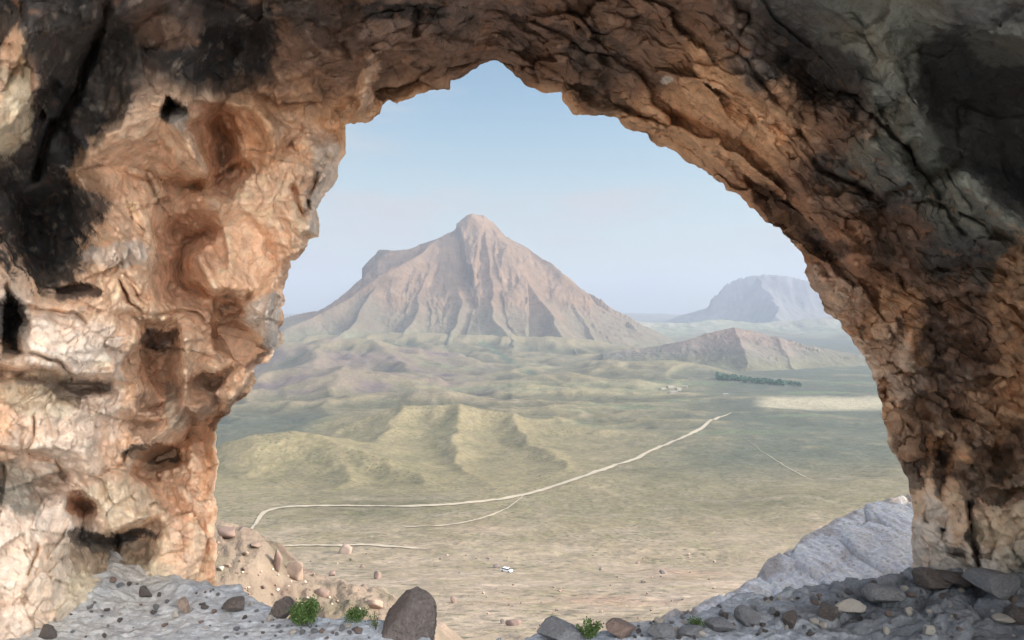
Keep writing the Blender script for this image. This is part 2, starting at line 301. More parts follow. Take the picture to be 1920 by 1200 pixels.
# ------------------------------------------------------------------ mountains (ridge lines with flanks)
def ridge_mesh(name, ridges, x0, x1, y0, y1, nx, ny, prof, base_col, label, gul=(.006, .22), seed=0, lowcol=None, hs=1.0, wob=30):
    pa = np.linspace((x0 - 960) / FPX, (x1 - 960) / FPX, nx); yy = np.geomspace(y0, y1, ny)
    Yg, A = np.meshgrid(yy, pa, indexing='ij'); Xg = A * Yg
    wx = Xg + wob * perlin(Xg * .004, Yg * .004, 1.3, seed + 3) + wob * .4 * perlin(Xg * .013, Yg * .013, 1.3, seed + 4)
    wy = Yg + wob * perlin(Xg * .004, Yg * .004, 7.3, seed + 5) + wob * .4 * perlin(Xg * .013, Yg * .013, 7.3, seed + 6)
    Z = np.full(Xg.shape, -1e9); dn = np.zeros(Xg.shape)
    for pts, sl in ridges:
        P3 = [at(p[0], p[1], p[2]) for p in pts]; zz = np.array([p[2] for p in P3])
        d, par = seg_dist(wx, wy, [(p[0], p[1]) for p in P3]); zr = np.interp(par, np.arange(len(zz)), zz)
        v = zr - prof(d, sl); m = v > Z; dn = np.where(m, d, dn); kk = 46 * hs; Z = np.where(Z < -1e8, v, .5 * (Z + v + np.sqrt((Z - v) ** 2 + kk * kk * np.clip(np.minimum(dn, d) / 120, 0, 1)))) if True else Z
    T = terr(Xg, Yg)
    h = np.clip(Z - T, 0, None)
    gn = fbm(Xg * 1.0, Yg * .33, Xg * 0, gul[0], 5, seed + 21, .55, ridged=True)
    gn2 = fbm(Xg, Yg * .5, Xg * 0, gul[0] * 3.1, 4, seed + 22, .55, ridged=True)
    k = sstep(5, 160 * hs, dn)
    Z = Z + (gn * .75 + gn2 * .3 - .45) * gul[1] * np.minimum(h * .8, 190 * hs) * (.12 + .88 * k)
    Z = Z + fbm(Xg, Yg, Xg * 0, gul[0] * 8, 3, seed + 23) * 4.5 * hs
    Z = .5 * (Z + T + np.sqrt((Z - T) ** 2 + (26 * hs) ** 2)) - 26 * hs * .5 * np.exp(-np.abs(Z - T) / 90) - 4 * hs - 24 * sstep(-30 * hs, -90 * hs, Z - T)
    q = fbm(Xg, Yg, Z, .006, 4, seed + 31); q2 = fbm(Xg, Yg, Z * 3, .02, 4, seed + 32)
    cc = np.broadcast_to(np.array(base_col), Xg.shape + (3,)) * (1 + .35 * q[..., None] + .35 * q2[..., None])
    if lowcol is not None:
        cc = mixc(cc, np.array(lowcol), sstep(230 * hs, 60 * hs, Z - T + q * 160 * hs) * .85)
        cc = mixc(cc, np.array([.17, .125, .09]), sstep(.0, .4, q2) * .35); cc = mixc(cc, np.array([.13, .125, .082]) * (1 + .3 * q2[..., None]), sstep(38, 6, Z - T + 14 * q))
    o = link(name, np.stack([Xg, Yg, Z], -1), grid_faces(ny, nx), M_MOUNT, colors=cc)
    return props(o, label, "mountain", kind="structure")
def prof_m(d, sl): return sl * 800 * (1 - np.exp(-d / 750.0)) + sl * .15 * d
SK = [(330, 660), (420, 628), (480, 612), (540, 592), (590, 580), (640, 552), (680, 520), (700, 492), (705, 474), (712, 466), (735, 467), (765, 466), (790, 456), (812, 449), (835, 443), (852, 432), (868, 414), (882, 403), (893, 400), (908, 403), (922, 416), (935, 432), (960, 444), (990, 462), (1020, 484), (1050, 510), (1080, 540), (1110, 564), (1135, 583), (1155, 600), (1175, 622), (1190, 650)]
sky_r = [(p[0], p[1], 3700 + 90 * math.sin(i * 1.7)) for i, p in enumerate(SK)]
ribs = [(sky_r, .85),
        ([(908, 402, 3690), (916, 440, 3560), (921, 480, 3430), (915, 530, 3250), (930, 580, 3060), (950, 620, 2900), (975, 655, 2600), (1000, 685, 2330)], .95),
        ([(850, 436, 3680), (815, 452, 3560), (765, 478, 3420), (715, 508, 3300), (655, 545, 3180), (590, 580, 3060), (520, 615, 2900), (450, 650, 2650)], .85),
        ([(868, 425, 3660), (862, 460, 3540), (852, 500, 3400), (860, 550, 3200), (850, 600, 3020), (840, 640, 2700), (820, 675, 2400)], .9),
        ([(830, 452, 3600), (812, 490, 3440), (790, 540, 3240), (770, 590, 3040), (740, 625, 2880), (710, 655, 2620)], .85),
        ([(960, 446, 3690), (985, 490, 3540), (1005, 540, 3350), (1035, 590, 3120), (1060, 630, 2950), (1090, 665, 2600)], .85),
        ([(1040, 502, 3690), (1070, 545, 3520), (1100, 590, 3330), (1115, 640, 3050)], .85),
        ([(735, 500, 3390), (700, 545, 3200), (670, 590, 3000), (630, 620, 2850), (600, 660, 2550)], .85)]
ribs = ribs[:1] + [([(p[0], p[1] + (0 if j < 2 else 8), p[2]) for j, p in enumerate(r[0])], r[1] * .9) for r in ribs[1:]]
ridge_mesh("mountain", ribs, 200, 1400, 1750, 5200, 760, 640, prof_m, (.150, .100, .064), "tall pointed bare mountain with pinkish sunlit ribs rising over the valley", gul=(.0085, .15), seed=2, lowcol=(.125, .112, .08))
def prof_mesa(d, sl): return sl * (330 * (1 - np.exp(-d / 170.0)) + .55 * d)
SM = [(1312, 600), (1335, 556), (1350, 546), (1368, 530), (1388, 520), (1410, 516), (1440, 513), (1468, 515), (1500, 521), (1535, 533), (1565, 556), (1585, 590), (1600, 610)]
ridge_mesh("mesa_mountain", [([(p[0], p[1], 8000) for p in SM], .95), ([(1420, 516, 8000), (1450, 560, 7400), (1460, 588, 6900)], .55)], 1150, 1800, 6200, 9500, 380, 240, prof_mesa, (.12, .115, .125), "flat-topped bluish mountain fading in haze at the far right", gul=(.003, .16), seed=7, lowcol=(.13, .135, .12), wob=60)
def prof_h(d, sl): return sl * 95 * (1 - np.exp(-d / 150.0)) + sl * .14 * d
ridge_mesh("rounded_hill", [([(1180, 668, 2450), (1240, 656, 2430), (1280, 640, 2430), (1320, 624, 2440), (1360, 615, 2450), (1400, 617, 2440), (1440, 628, 2420), (1490, 645, 2400), (1545, 664, 2380), (1600, 694, 2360)], .8),
    ([(1375, 612, 2445), (1390, 645, 2300), (1400, 685, 2150)], .6), ([(1450, 628, 2420), (1475, 665, 2290), (1500, 700, 2150)], .6)],
    1130, 1720, 1750, 3000, 420, 320, prof_h, (.185, .145, .12), "low rounded rocky hill with a pale bare face on the right side of the valley", gul=(.012, .18), seed=12, lowcol=(.115, .115, .09), hs=.35, wob=22)
ridge_mesh("distant_hill", [([(1120, 606, 5200), (1180, 600, 5200), (1230, 603, 5300), (1290, 604, 5300), (1350, 597, 5400), (1420, 604, 5400), (1500, 598, 5400), (1580, 590, 5400), (1680, 596, 5400), (1800, 600, 5400)], .5)],
    1000, 1900, 4300, 7000, 380, 160, prof_h, (.22, .215, .17), "long low green ridge between the pointed mountain and the flat-topped one", gul=(.003, .3), seed=19, lowcol=(.17, .19, .13), hs=.5, wob=60)

# ------------------------------------------------------------------ dirt tracks
def track(name, pix, width, label):
    P = []
    for i in range(len(pix) - 1):
        a, b = pix[i], pix[i + 1]; k = max(2, int(math.hypot(b[0] - a[0], b[1] - a[1]) / 9))
        for j in range(k): P.append((a[0] + (b[0] - a[0]) * j / k, a[1] + (b[1] - a[1]) * j / k))
    P.append(pix[-1]); Q = [unproj(p[0], p[1], y0=190) for p in P]; Q = np.array([q[:2] for q in Q if q])
    for _ in range(3): Q[1:-1] = (Q[:-2] + 2 * Q[1:-1] + Q[2:]) / 4
    t = np.arange(len(Q)); tt = np.linspace(0, len(Q) - 1, len(Q) * 6); Q = np.stack([np.interp(tt, t, Q[:, 0]), np.interp(tt, t, Q[:, 1])], -1)
    T = np.gradient(Q, axis=0); T /= np.linalg.norm(T, axis=1)[:, None] + 1e-9; Nn = np.stack([-T[:, 1], T[:, 0]], -1)
    off = np.array([-.5, -.25, 0, .25, .5]); wv = width * (1 + .45 * perlin(tt * .31, tt * 0, 0 * tt, 3)) * (.25 + .75 * sstep(0, 10, tt) * sstep(len(tt) / 6 - 1, len(tt) / 6 - 4, tt))
    V = Q[:, None] + Nn[:, None] * off[None, :, None] * wv[:, None, None]
    dd = np.hypot(V[..., 0], V[..., 1]); Z = terr(V[..., 0], V[..., 1]) + .12 + dd * .0006
    return props(link(name, np.concatenate([V, Z[..., None]], -1), grid_faces(len(Q), 5, True), M_ROAD), label, "road", kind="structure")
track("road", [(466, 1003), (478, 985), (486, 968), (500, 957), (530, 951), (590, 949), (660, 949), (740, 950), (800, 949), (860, 945), (930, 938), (985, 928), (1030, 915), (1070, 902), (1110, 888), (1150, 874), (1190, 862), (1225, 843), (1262, 829), (1300, 813), (1325, 796), (1345, 783), (1372, 774)], 5.2, "main pale dirt track winding across the valley and up to the right")
track("road", [(985, 928), (965, 945), (940, 960), (905, 972), (860, 983), (800, 988), (740, 988)], 2.4, "faint branch track leaving the main one and running back to the left")
track("road", [(470, 1024), (530, 1024), (590, 1023), (640, 1024), (680, 1021), (740, 1026), (800, 1030)], 3.2, "short pale track at the foot of the scree below the left pillar")
track("road", [(1402, 826), (1440, 855), (1490, 885), (1530, 905)], .8, "thin straight track crossing the steppe on the far right")

# ------------------------------------------------------------------ the cave
OUT = [(392, 1500), (396, 1300), (402, 1180), (404, 1110), (404, 1080), (406, 1040), (403, 1000), (408, 960), (400, 930), (406, 900), (410, 870), (403, 840), (408, 812), (405, 795), (418, 784), (432, 776), (440, 758), (456, 748), (470, 730), (478, 712), (476, 690), (484, 684), (502, 680), (510, 668), (524, 655), (533, 640), (528, 625), (521, 618), (532, 606), (533, 590), (524, 576), (534, 560), (530, 545), (538, 520), (546, 503), (545, 490), (560, 482), (574, 470), (580, 452), (594, 440), (599, 420), (598, 402), (592, 392), (604, 372), (614, 360), (624, 350), (634, 328), (636, 305), (647, 285), (650, 262), (650, 245), (648, 234), (657, 230), (664, 234), (676, 226), (690, 226), (700, 222), (712, 214), (718, 200), (730, 190), (745, 194), (756, 186), (772, 182), (790, 175), (810, 168), (830, 168), (844, 166), (845, 152), (862, 146), (878, 138), (895, 126), (915, 116), (932, 112), (945, 120), (957, 130), (968, 142), (985, 156), (1000, 165), (1015, 172), (1030, 176), (1046, 174), (1053, 176), (1056, 190), (1066, 202), (1075, 212), (1090, 214), (1100, 218), (1115, 216), (1135, 216), (1150, 220), (1162, 226), (1175, 238), (1190, 246), (1205, 249), (1212, 250), (1220, 262), (1232, 272), (1250, 280), (1270, 288), (1285, 300), (1305, 312), (1325, 320), (1340, 334), (1355, 342), (1362, 356), (1380, 362), (1395, 374), (1405, 386), (1422, 398), (1436, 414), (1450, 426), (1466, 438), (1482, 452), (1496, 462), (1500, 474), (1508, 486), (1514, 500), (1508, 512), (1514, 526), (1528, 542), (1538, 562), (1546, 582), (1560, 594), (1575, 604), (1586, 620), (1597, 636), (1606, 652), (1618, 666), (1630, 690), (1638, 706), (1646, 720), (1648, 742), (1655, 765), (1655, 785), (1662, 805), (1664, 828), (1668, 840), (1680, 862), (1692, 880), (1703, 900), (1709, 925), (1710, 950), (1708, 985), (1712, 1020), (1711, 1060), (1714, 1090), (1718, 1150), (1722, 1300), (1728, 1500)]
CX, CY_ = 960.0, 760.0
oa = np.array([math.atan2(CY_ - y, x - CX) for x, y in OUT]); oa = np.where(oa < -math.pi / 2, oa + 2 * math.pi, oa)   # left side: > pi
orr = np.array([math.hypot(x - CX, y - CY_) for x, y in OUT]); ox = np.array([p[0] for p in OUT], float); oy = np.array([p[1] for p in OUT], float)
# resample along the outline by arc length, keep angles monotonic
al = np.concatenate([[0], np.cumsum(np.hypot(np.diff(ox), np.diff(oy)))]); NC = 1500
s_ = np.linspace(0, al[-1], 6000); rx = np.interp(s_, al, ox); ry = np.interp(s_, al, oy)
aa = np.unwrap(np.arctan2(CY_ - ry, rx - CX)); aa = aa + (2 * math.pi if aa[0] < 0 else 0)
aa = np.minimum.accumulate(aa + 0.0) - np.arange(6000) * 1e-7
BX0, BX1, BT, BB = -800.0, 2700.0, -700.0, 1500.0
def box_hit(a):
    dx, dy = np.cos(a), -np.sin(a); t = np.full(a.shape, 1e9)
    t = np.where(dx < -1e-6, np.minimum(t, (BX0 - CX) / np.where(dx < -1e-6, dx, -1)), t); t = np.where(dx > 1e-6, np.minimum(t, (BX1 - CX) / np.where(dx > 1e-6, dx, 1)), t)
    t = np.where(dy < -1e-6, np.minimum(t, (BT - CY_) / np.where(dy < -1e-6, dy, -1)), t); t = np.where(dy > 1e-6, np.minimum(t, (BB - CY_) / np.where(dy > 1e-6, dy, 1)), t)
    return CX + dx * t, CY_ + dy * t
# column spacing: half by outline length, half by length at the frame edge
hx, hy = box_hit(aa); fxx = rx + (hx - rx) * .3; fyy = ry + (hy - ry) * .3
m_ = np.concatenate([[0], np.cumsum(np.hypot(np.diff(rx), np.diff(ry)) * .55 + np.hypot(np.diff(fxx), np.diff(fyy)) * .45)])
k_ = np.interp(np.linspace(0, m_[-1], NC), m_, np.arange(6000)); ix = np.arange(6000)
ca = np.interp(k_, ix, aa); cx_ = np.interp(k_, ix, rx); cy_ = np.interp(k_, ix, ry); qx, qy = box_hit(ca)
jt = np.arange(NC, dtype=float); jag = 7 * perlin(jt * .045, 0 * jt, 0 * jt, 71) + 4.5 * perlin(jt * .12, 0 * jt, 0 * jt, 72) + 2.2 * perlin(jt * .31, 0 * jt, 0 * jt, 73)
cx_ = cx_ + np.cos(ca) * jag; cy_ = cy_ - np.sin(ca) * jag
NR = 470
dpx = np.concatenate([np.linspace(0, 420, 210, endpoint=False), np.linspace(420, 900, 160, endpoint=False), np.geomspace(900, 2200, 100)])   # pixels outward
Lray = np.hypot(qx - cx_, qy - cy_)
Tn = dpx[:, None] / dpx[-1] * np.maximum(Lray[None], 10) ; over = Tn / np.maximum(Lray[None], 1)
# keep pixel spacing true near the rim, stretch only to reach the box
Tn = np.minimum(dpx[:, None] * (1 + 0 * Lray[None]), 1e9); fr = sstep(500, 2200, dpx)[:, None]
Tn = Tn * (1 - fr) + dpx[:, None] / dpx[-1] * Lray[None] * fr
Tn = np.minimum(Tn, Lray[None]); ux = (qx - cx_) / Lray; uy = (qy - cy_) / Lray
GX = cx_[None] + ux[None] * Tn; GY = cy_[None] + uy[None] * Tn
# base depth from control points, thin plate spline
CPN = np.array([(400,1400,8),(400,1090,8.05),(400,900,8.2),(405,800,8.25),(480,690,7.3),(530,600,7.35),(540,500,7.5),(600,370,7.75),(650,240,8.0),(760,180,7.8),(850,150,7.7),(930,112,7.7),(1050,175,7.5),(1220,260,7.35),(1400,380,7.3),(1510,500,7.5),(1605,640,7.8),(1660,760,8.0),(1710,950,8.1),(1715,1100,8.05),(1718,1400,8.0),
 (0,1180,6.2),(100,1180,6.55),(250,1090,7.5),(0,900,6.2),(200,900,7.0),(330,1000,7.9),(0,600,5.8),(200,600,6.4),(400,600,7.1),(0,300,5.2),(200,300,6.1),(400,300,6.9),(0,0,4.6),(300,0,5.5),(550,0,5.9),(750,0,6.0),(950,0,6.0),(1200,0,5.6),(1400,0,5.1),(1650,0,4.6),(1920,0,4.1),(1300,150,6.3),(1500,250,6.0),(1600,400,6.3),(1750,300,5.3),(1920,300,4.8),(1920,550,5.9),(1750,550,6.6),(1800,750,7.2),(1920,750,6.8),(1920,1000,7.5),(1920,1150,7.6),(1800,1000,7.8),
 (-800,1500,3.5),(-800,300,3.3),(-800,-700,3),(500,-700,3.4),(1200,-700,3.2),(2700,-700,2.8),(2700,400,3.3),(2700,1500,4.5),(1900,1500,7.4),(0,1500,5.8),(-300,900,4.8),(-300,0,3.8),(2200,900,6.0),(2200,100,3.9)], float)
def tps(q, pts):
    k = len(pts); P = pts[:, :2] / 1000.0; d = np.hypot(P[:, None, 0] - P[None, :, 0], P[:, None, 1] - P[None, :, 1])
    def U(r): return r * r * np.log(r + 1e-9)
    A = np.zeros((k + 3, k + 3)); A[:k, :k] = U(d) + np.eye(k) * .01; A[:k, k] = 1; A[:k, k + 1:] = P; A[k, :k] = 1; A[k + 1:, :k] = P.T
    w = np.linalg.solve(A, np.concatenate([pts[:, 2], [0, 0, 0]]))
    x = q[0] / 1000.0; y = q[1] / 1000.0; r = w[k] + w[k + 1] * x + w[k + 2] * y
    for i in range(k): r = r + w[i] * U(np.hypot(x - P[i, 0], y - P[i, 1]))
    return r
D = np.clip(tps((GX, GY), CPN), 2.6, 8.6)
print("grid", GX.shape)
# --- carving: how much deeper (m, along the ray) each place is than the smooth wall
wpx = GX + 26 * perlin(GX * .006, GY * .006, 0 * GX, 105) + 16 * perlin(GX * .012, GY * .012, 0 * GX, 101) + 6 * perlin(GX * .04, GY * .04, 0 * GX, 102)
wpy = GY + 22 * perlin(GX * .006, GY * .006, 5 + 0 * GX, 106) + 16 * perlin(GX * .012, GY * .012, 5 + 0 * GX, 103) + 6 * perlin(GX * .04, GY * .04, 5 + 0 * GX, 104)
def ell(cx, cy, a, b, rot=0, w=1.0):
    x = (wpx * w + GX * (1 - w)) - cx; y = (wpy * w + GY * (1 - w)) - cy; c, s = math.cos(R(rot)), math.sin(R(rot))
    return np.hypot((x * c + y * s) / a, (-x * s + y * c) / b)
def smax(a, b, k=.02):
    h = np.clip(.5 + .5 * (a - b) / k, 0, 1); return b + (a - b) * h + k * h * (1 - h)
SCOOPS = [  # cx, cy, rx, ry, rot, depth, power
 (328,205,30,22,10,.55,.5), (262,292,120,95,-20,.26,.6), (405,268,62,95,-15,.42,.6), (342,350,26,40,10,.26,.6), (350,480,70,125,-8,.42,.6), (320,560,90,45,10,.28,.7),
 (455,520,60,85,-20,.26,.7), (432,612,44,72,-12,.55,.6), (300,690,44,78,0,.30,.35), (335,725,24,60,0,.16,.5), (70,890,66,52,0,.26,.5), (285,868,58,34,-5,.55,.5), (300,920,46,46,10,.3,.6),
 (155,953,25,25,0,.28,.4), (215,1012,82,16,-4,.5,.35), (205,1045,90,38,0,.34,.5), (150,543,38,15,18,.3,.4), (50,420,85,120,10,.45,.6), (165,100,110,90,20,.3,.6), (110,260,70,90,0,.3,.6),
 (430,70,90,70,-10,.36,.6), (640,62,75,38,0,.28,.4), (250,60,60,50,0,.25,.6), (100,160,26,30,0,.3,.5), (200,350,50,36,20,.12,.7), (225,390,60,60,10,.12,.8), (150,800,60,26,0,.12,.7), (30,600,34,46,0,.4,.5),
 (60,745,90,36,0,.12,.6), (25,350,40,60,0,.3,.6), (70,500,60,40,20,.35,.6), (515,230,34,70,-10,.14,.7), (500,345,26,50,-10,.22,.6), (450,400,44,44,0,.14,.7), (395,720,34,20,-30,.35,.5), (370,800,24,24,0,.25,.6),
 (720,150,60,50,-10,.14,.7), (800,150,70,26,-12,.12,.7), (870,130,44,18,-25,.1,.7), (1020,60,80,60,20,.18,.7), (1110,90,60,50,20,.16,.7), (1150,180,60,26,20,.2,.6), (1240,40,90,50,25,.15,.7),
 (1470,398,112,24,43,.62,.55), (1520,462,46,26,20,.4,.5), (1500,120,190,80,38,.34,.5), (1570,95,130,40,38,.12,.5), (1640,300,80,70,30,.22,.5), (1860,190,170,200,20,.5,.4), (1840,30,150,70,10,.3,.5),
 (1700,40,80,70,0,.16,.6), (1560,250,80,60,30,.16,.6), (1655,420,100,50,30,.16,.7), (1800,560,120,60,20,.2,.6), (1745,640,45,50,0,.32,.5), (1700,560,34,60,-10,.2,.6), (1850,650,90,34,10,.24,.5), (1760,690,60,34,20,.24,.6),
 (1715,860,34,42,0,.34,.5), (1765,880,26,60,0,.36,.5), (1800,800,50,26,20,.25,.6), (1870,860,40,40,0,.3,.5), (1735,770,34,40,0,.26,.6), (1660,735,16,24,0,.4,.5), (1690,800,30,30,0,.25,.5), (1830,900,30,24,0,.2,.5), (1905,920,60,20,0,.34,.4),
 (1770,1005,10,12,0,.15,.5), (1790,1055,22,10,0,.15,.5), (1620,560,30,50,-20,.2,.6), (1560,520,24,44,-15,.18,.6), (1590,470,30,22,20,.2,.6)]
sc = np.zeros(GX.shape)
for (a, b, c1, d1, r1, dep, pw) in SCOOPS:
    if (a < 680 and (a, b) not in ((328, 205), (150, 543), (370, 800), (350, 480), (405, 268), (432, 612), (300, 690), (285, 868), (342, 350), (155, 953), (395, 720))) or (a > 1400 and b < 480 and (a, b) not in ((1470, 398), (1520, 462))): continue
    q = ell(a, b, c1, d1, r1); yn = np.clip((wpy - b) / (max(d1, c1 * .4) + 1), -1, 1); sc = np.maximum(sc, 1.35 * dep * np.clip(1 - q * q, 0, 1) ** pw * (.72 - .42 * yn))
def line(pts, w, warp=.6):
    d, _ = seg_dist(wpx * warp + GX * (1 - warp), wpy * warp + GY * (1 - warp), pts); return np.exp(-(d / w) ** 2)
cv = sc
RID = [ # ridges and flutes standing out: points, width, height
 ([(330,235),(352,270),(372,315),(388,385)],11,.16), ([(468,165),(490,205),(512,245),(516,275),(505,300)],11,.18), ([(425,220),(445,260),(478,308)],7,.12), ([(448,255),(462,312)],6,.10),
 ([(682,108),(688,150),(682,185),(668,222)],13,.24), ([(375,490),(400,540),(435,590)],8,.16), ([(145,330),(170,390),(215,450),(280,500)],13,.2), ([(260,385),(275,430),(300,500)],8,.12), ([(190,370),(245,440),(262,480)],6,.1),
 ([(130,160),(60,60)],22,.2), ([(250,620),(255,700),(262,770)],8,.08), ([(345,610),(352,700),(350,760)],10,.12), ([(320,780),(360,760),(430,700)],14,.14), ([(420,320),(440,300),(500,290)],8,.16), ([(400,360),(420,320)],7,.1),
 ([(1430,230),(1475,320),(1560,440),(1600,500)],12,.18), ([(1640,180),(1700,245),(1790,330),(1920,420)],30,.05), ([(1660,620),(1640,560),(1610,500)],18,.16), ([(1700,640),(1712,580)],14,.18), ([(1690,660),(1690,720)],14,.14),
 ([(1730,800),(1790,840),(1830,900)],12,.16), ([(1800,720),(1860,790),(1920,850)],26,.16), ([(1740,830),(1750,900)],8,.1), ([(1120,160),(1200,200),(1300,280),(1400,350)],10,.10), ([(850,90),(930,95),(1000,120)],9,.1), ([(740,120),(790,130),(805,165)],8,.12)]
for pts, w, h in RID: cv = cv - h * line(pts, w)
KN = [(575,425,32,58,0,.3),(606,320,44,66,10,.26),(497,590,44,56,10,.34),(512,650,24,24,0,.3),(452,716,34,34,-30,.28),(425,750,26,22,-30,.2),(555,480,26,26,0,.2),(545,300,30,40,0,.12),(290,745,60,40,0,.1),(620,262,34,30,0,.1),
      (220,960,80,22,0,.16),(230,830,60,40,10,.16),(1545,545,34,60,-20,.16),(1090,195,34,24,10,.14),(1650,310,46,50,10,.14),(1700,330,36,40,0,.1),(1740,440,40,34,0,.1),(1850,1010,80,90,0,.12),(1560,190,40,60,30,.1),(130,660,110,70,0,.14),(110,780,100,90,0,.08)]
for (a, b, c1, d1, r1, h) in KN:
    if a < 680 or (a > 1600 and b < 480): continue
    q = ell(a, b, c1, d1, r1); cv = cv + .16 * np.exp(-((q - 1.08) / .13) ** 2) * (a < 700) - 1.25 * h * np.clip(1 - q * q, 0, 1) ** .7
CRK = [([(0,690),(60,690),(130,708),(205,718)],9,.16),([(225,525),(235,560),(262,578),(330,580),(390,610)],3.5,.12),([(190,10),(175,90),(140,180),(90,260),(70,330)],9,.3),([(0,565),(60,575),(140,588),(165,605)],4,.12),([(0,650),(60,655),(110,680),(130,700)],4,.12),
 ([(255,640),(258,700),(264,760),(300,750)],4,.1),([(0,845),(50,840),(100,860),(125,895)],6,.12),([(56,775),(56,840)],2.5,.05),([(40,820),(42,850)],2.5,.05),([(778,0),(780,60)],7,.22),([(10,880),(12,930)],3.5,.1),([(60,1020),(45,1080)],3,.06),([(590,330),(570,370),(590,420)],4,.14),
 ([(500,660),(480,650),(455,625)],6,.2),([(525,560),(510,600),(535,625)],4,.14),([(1640,205),(1672,235),(1700,280),(1728,345)],6,.22),([(1640,205),(1600,250),(1555,262)],5,.12),([(1728,345),(1770,400),(1800,450)],4,.1),([(1770,320),(1800,360),(1822,392)],3.5,.1),([(1800,405),(1840,430),(1850,455)],3.5,.1),
 ([(1530,300),(1590,340),(1655,375),(1690,350)],6,.16),([(1610,350),(1650,378),(1672,360)],8,.2),([(1690,430),(1720,450)],4,.1),([(1400,100),(1440,150),(1480,210),(1530,280)],6,.12),([(1818,940),(1824,1000),(1832,1080)],5,.22),([(1660,715),(1662,745)],8,.3),([(1700,610),(1640,600)],4,.1),
 ([(1735,500),(1800,495),(1900,510)],8,.2),([(1860,440),(1920,470)],10,.26),([(1730,560),(1830,540),(1900,560)],6,.14),([(1740,610),(1830,590)],6,.14),([(1060,20),(1110,60),(1130,110)],8,.14),([(1000,110),(1060,140),(1120,180)],6,.14),([(1135,120),(1160,190),(1210,220)],9,.2),
 ([(300,470),(380,440)],3,.06),([(540,350),(560,400),(575,380)],5,.12),([(210,1000),(208,1050)],5,.14),([(430,690),(400,720)],8,.18),([(265,560),(210,470)],3,.05)]
for pts, w, dep in CRK: cv = cv + dep * (1.7 if pts[0][0] < 680 else 1.0) * line(pts, w * 1.15, .8)
# overhang above the lower left pillar, and the recess of its foot
cv = cv + .34 * sstep(0, 1, (GY - (905 - .36 * GX)) / 60) * sstep(290, 400, GX) * sstep(1050, 700, GY) * (GX < 520)
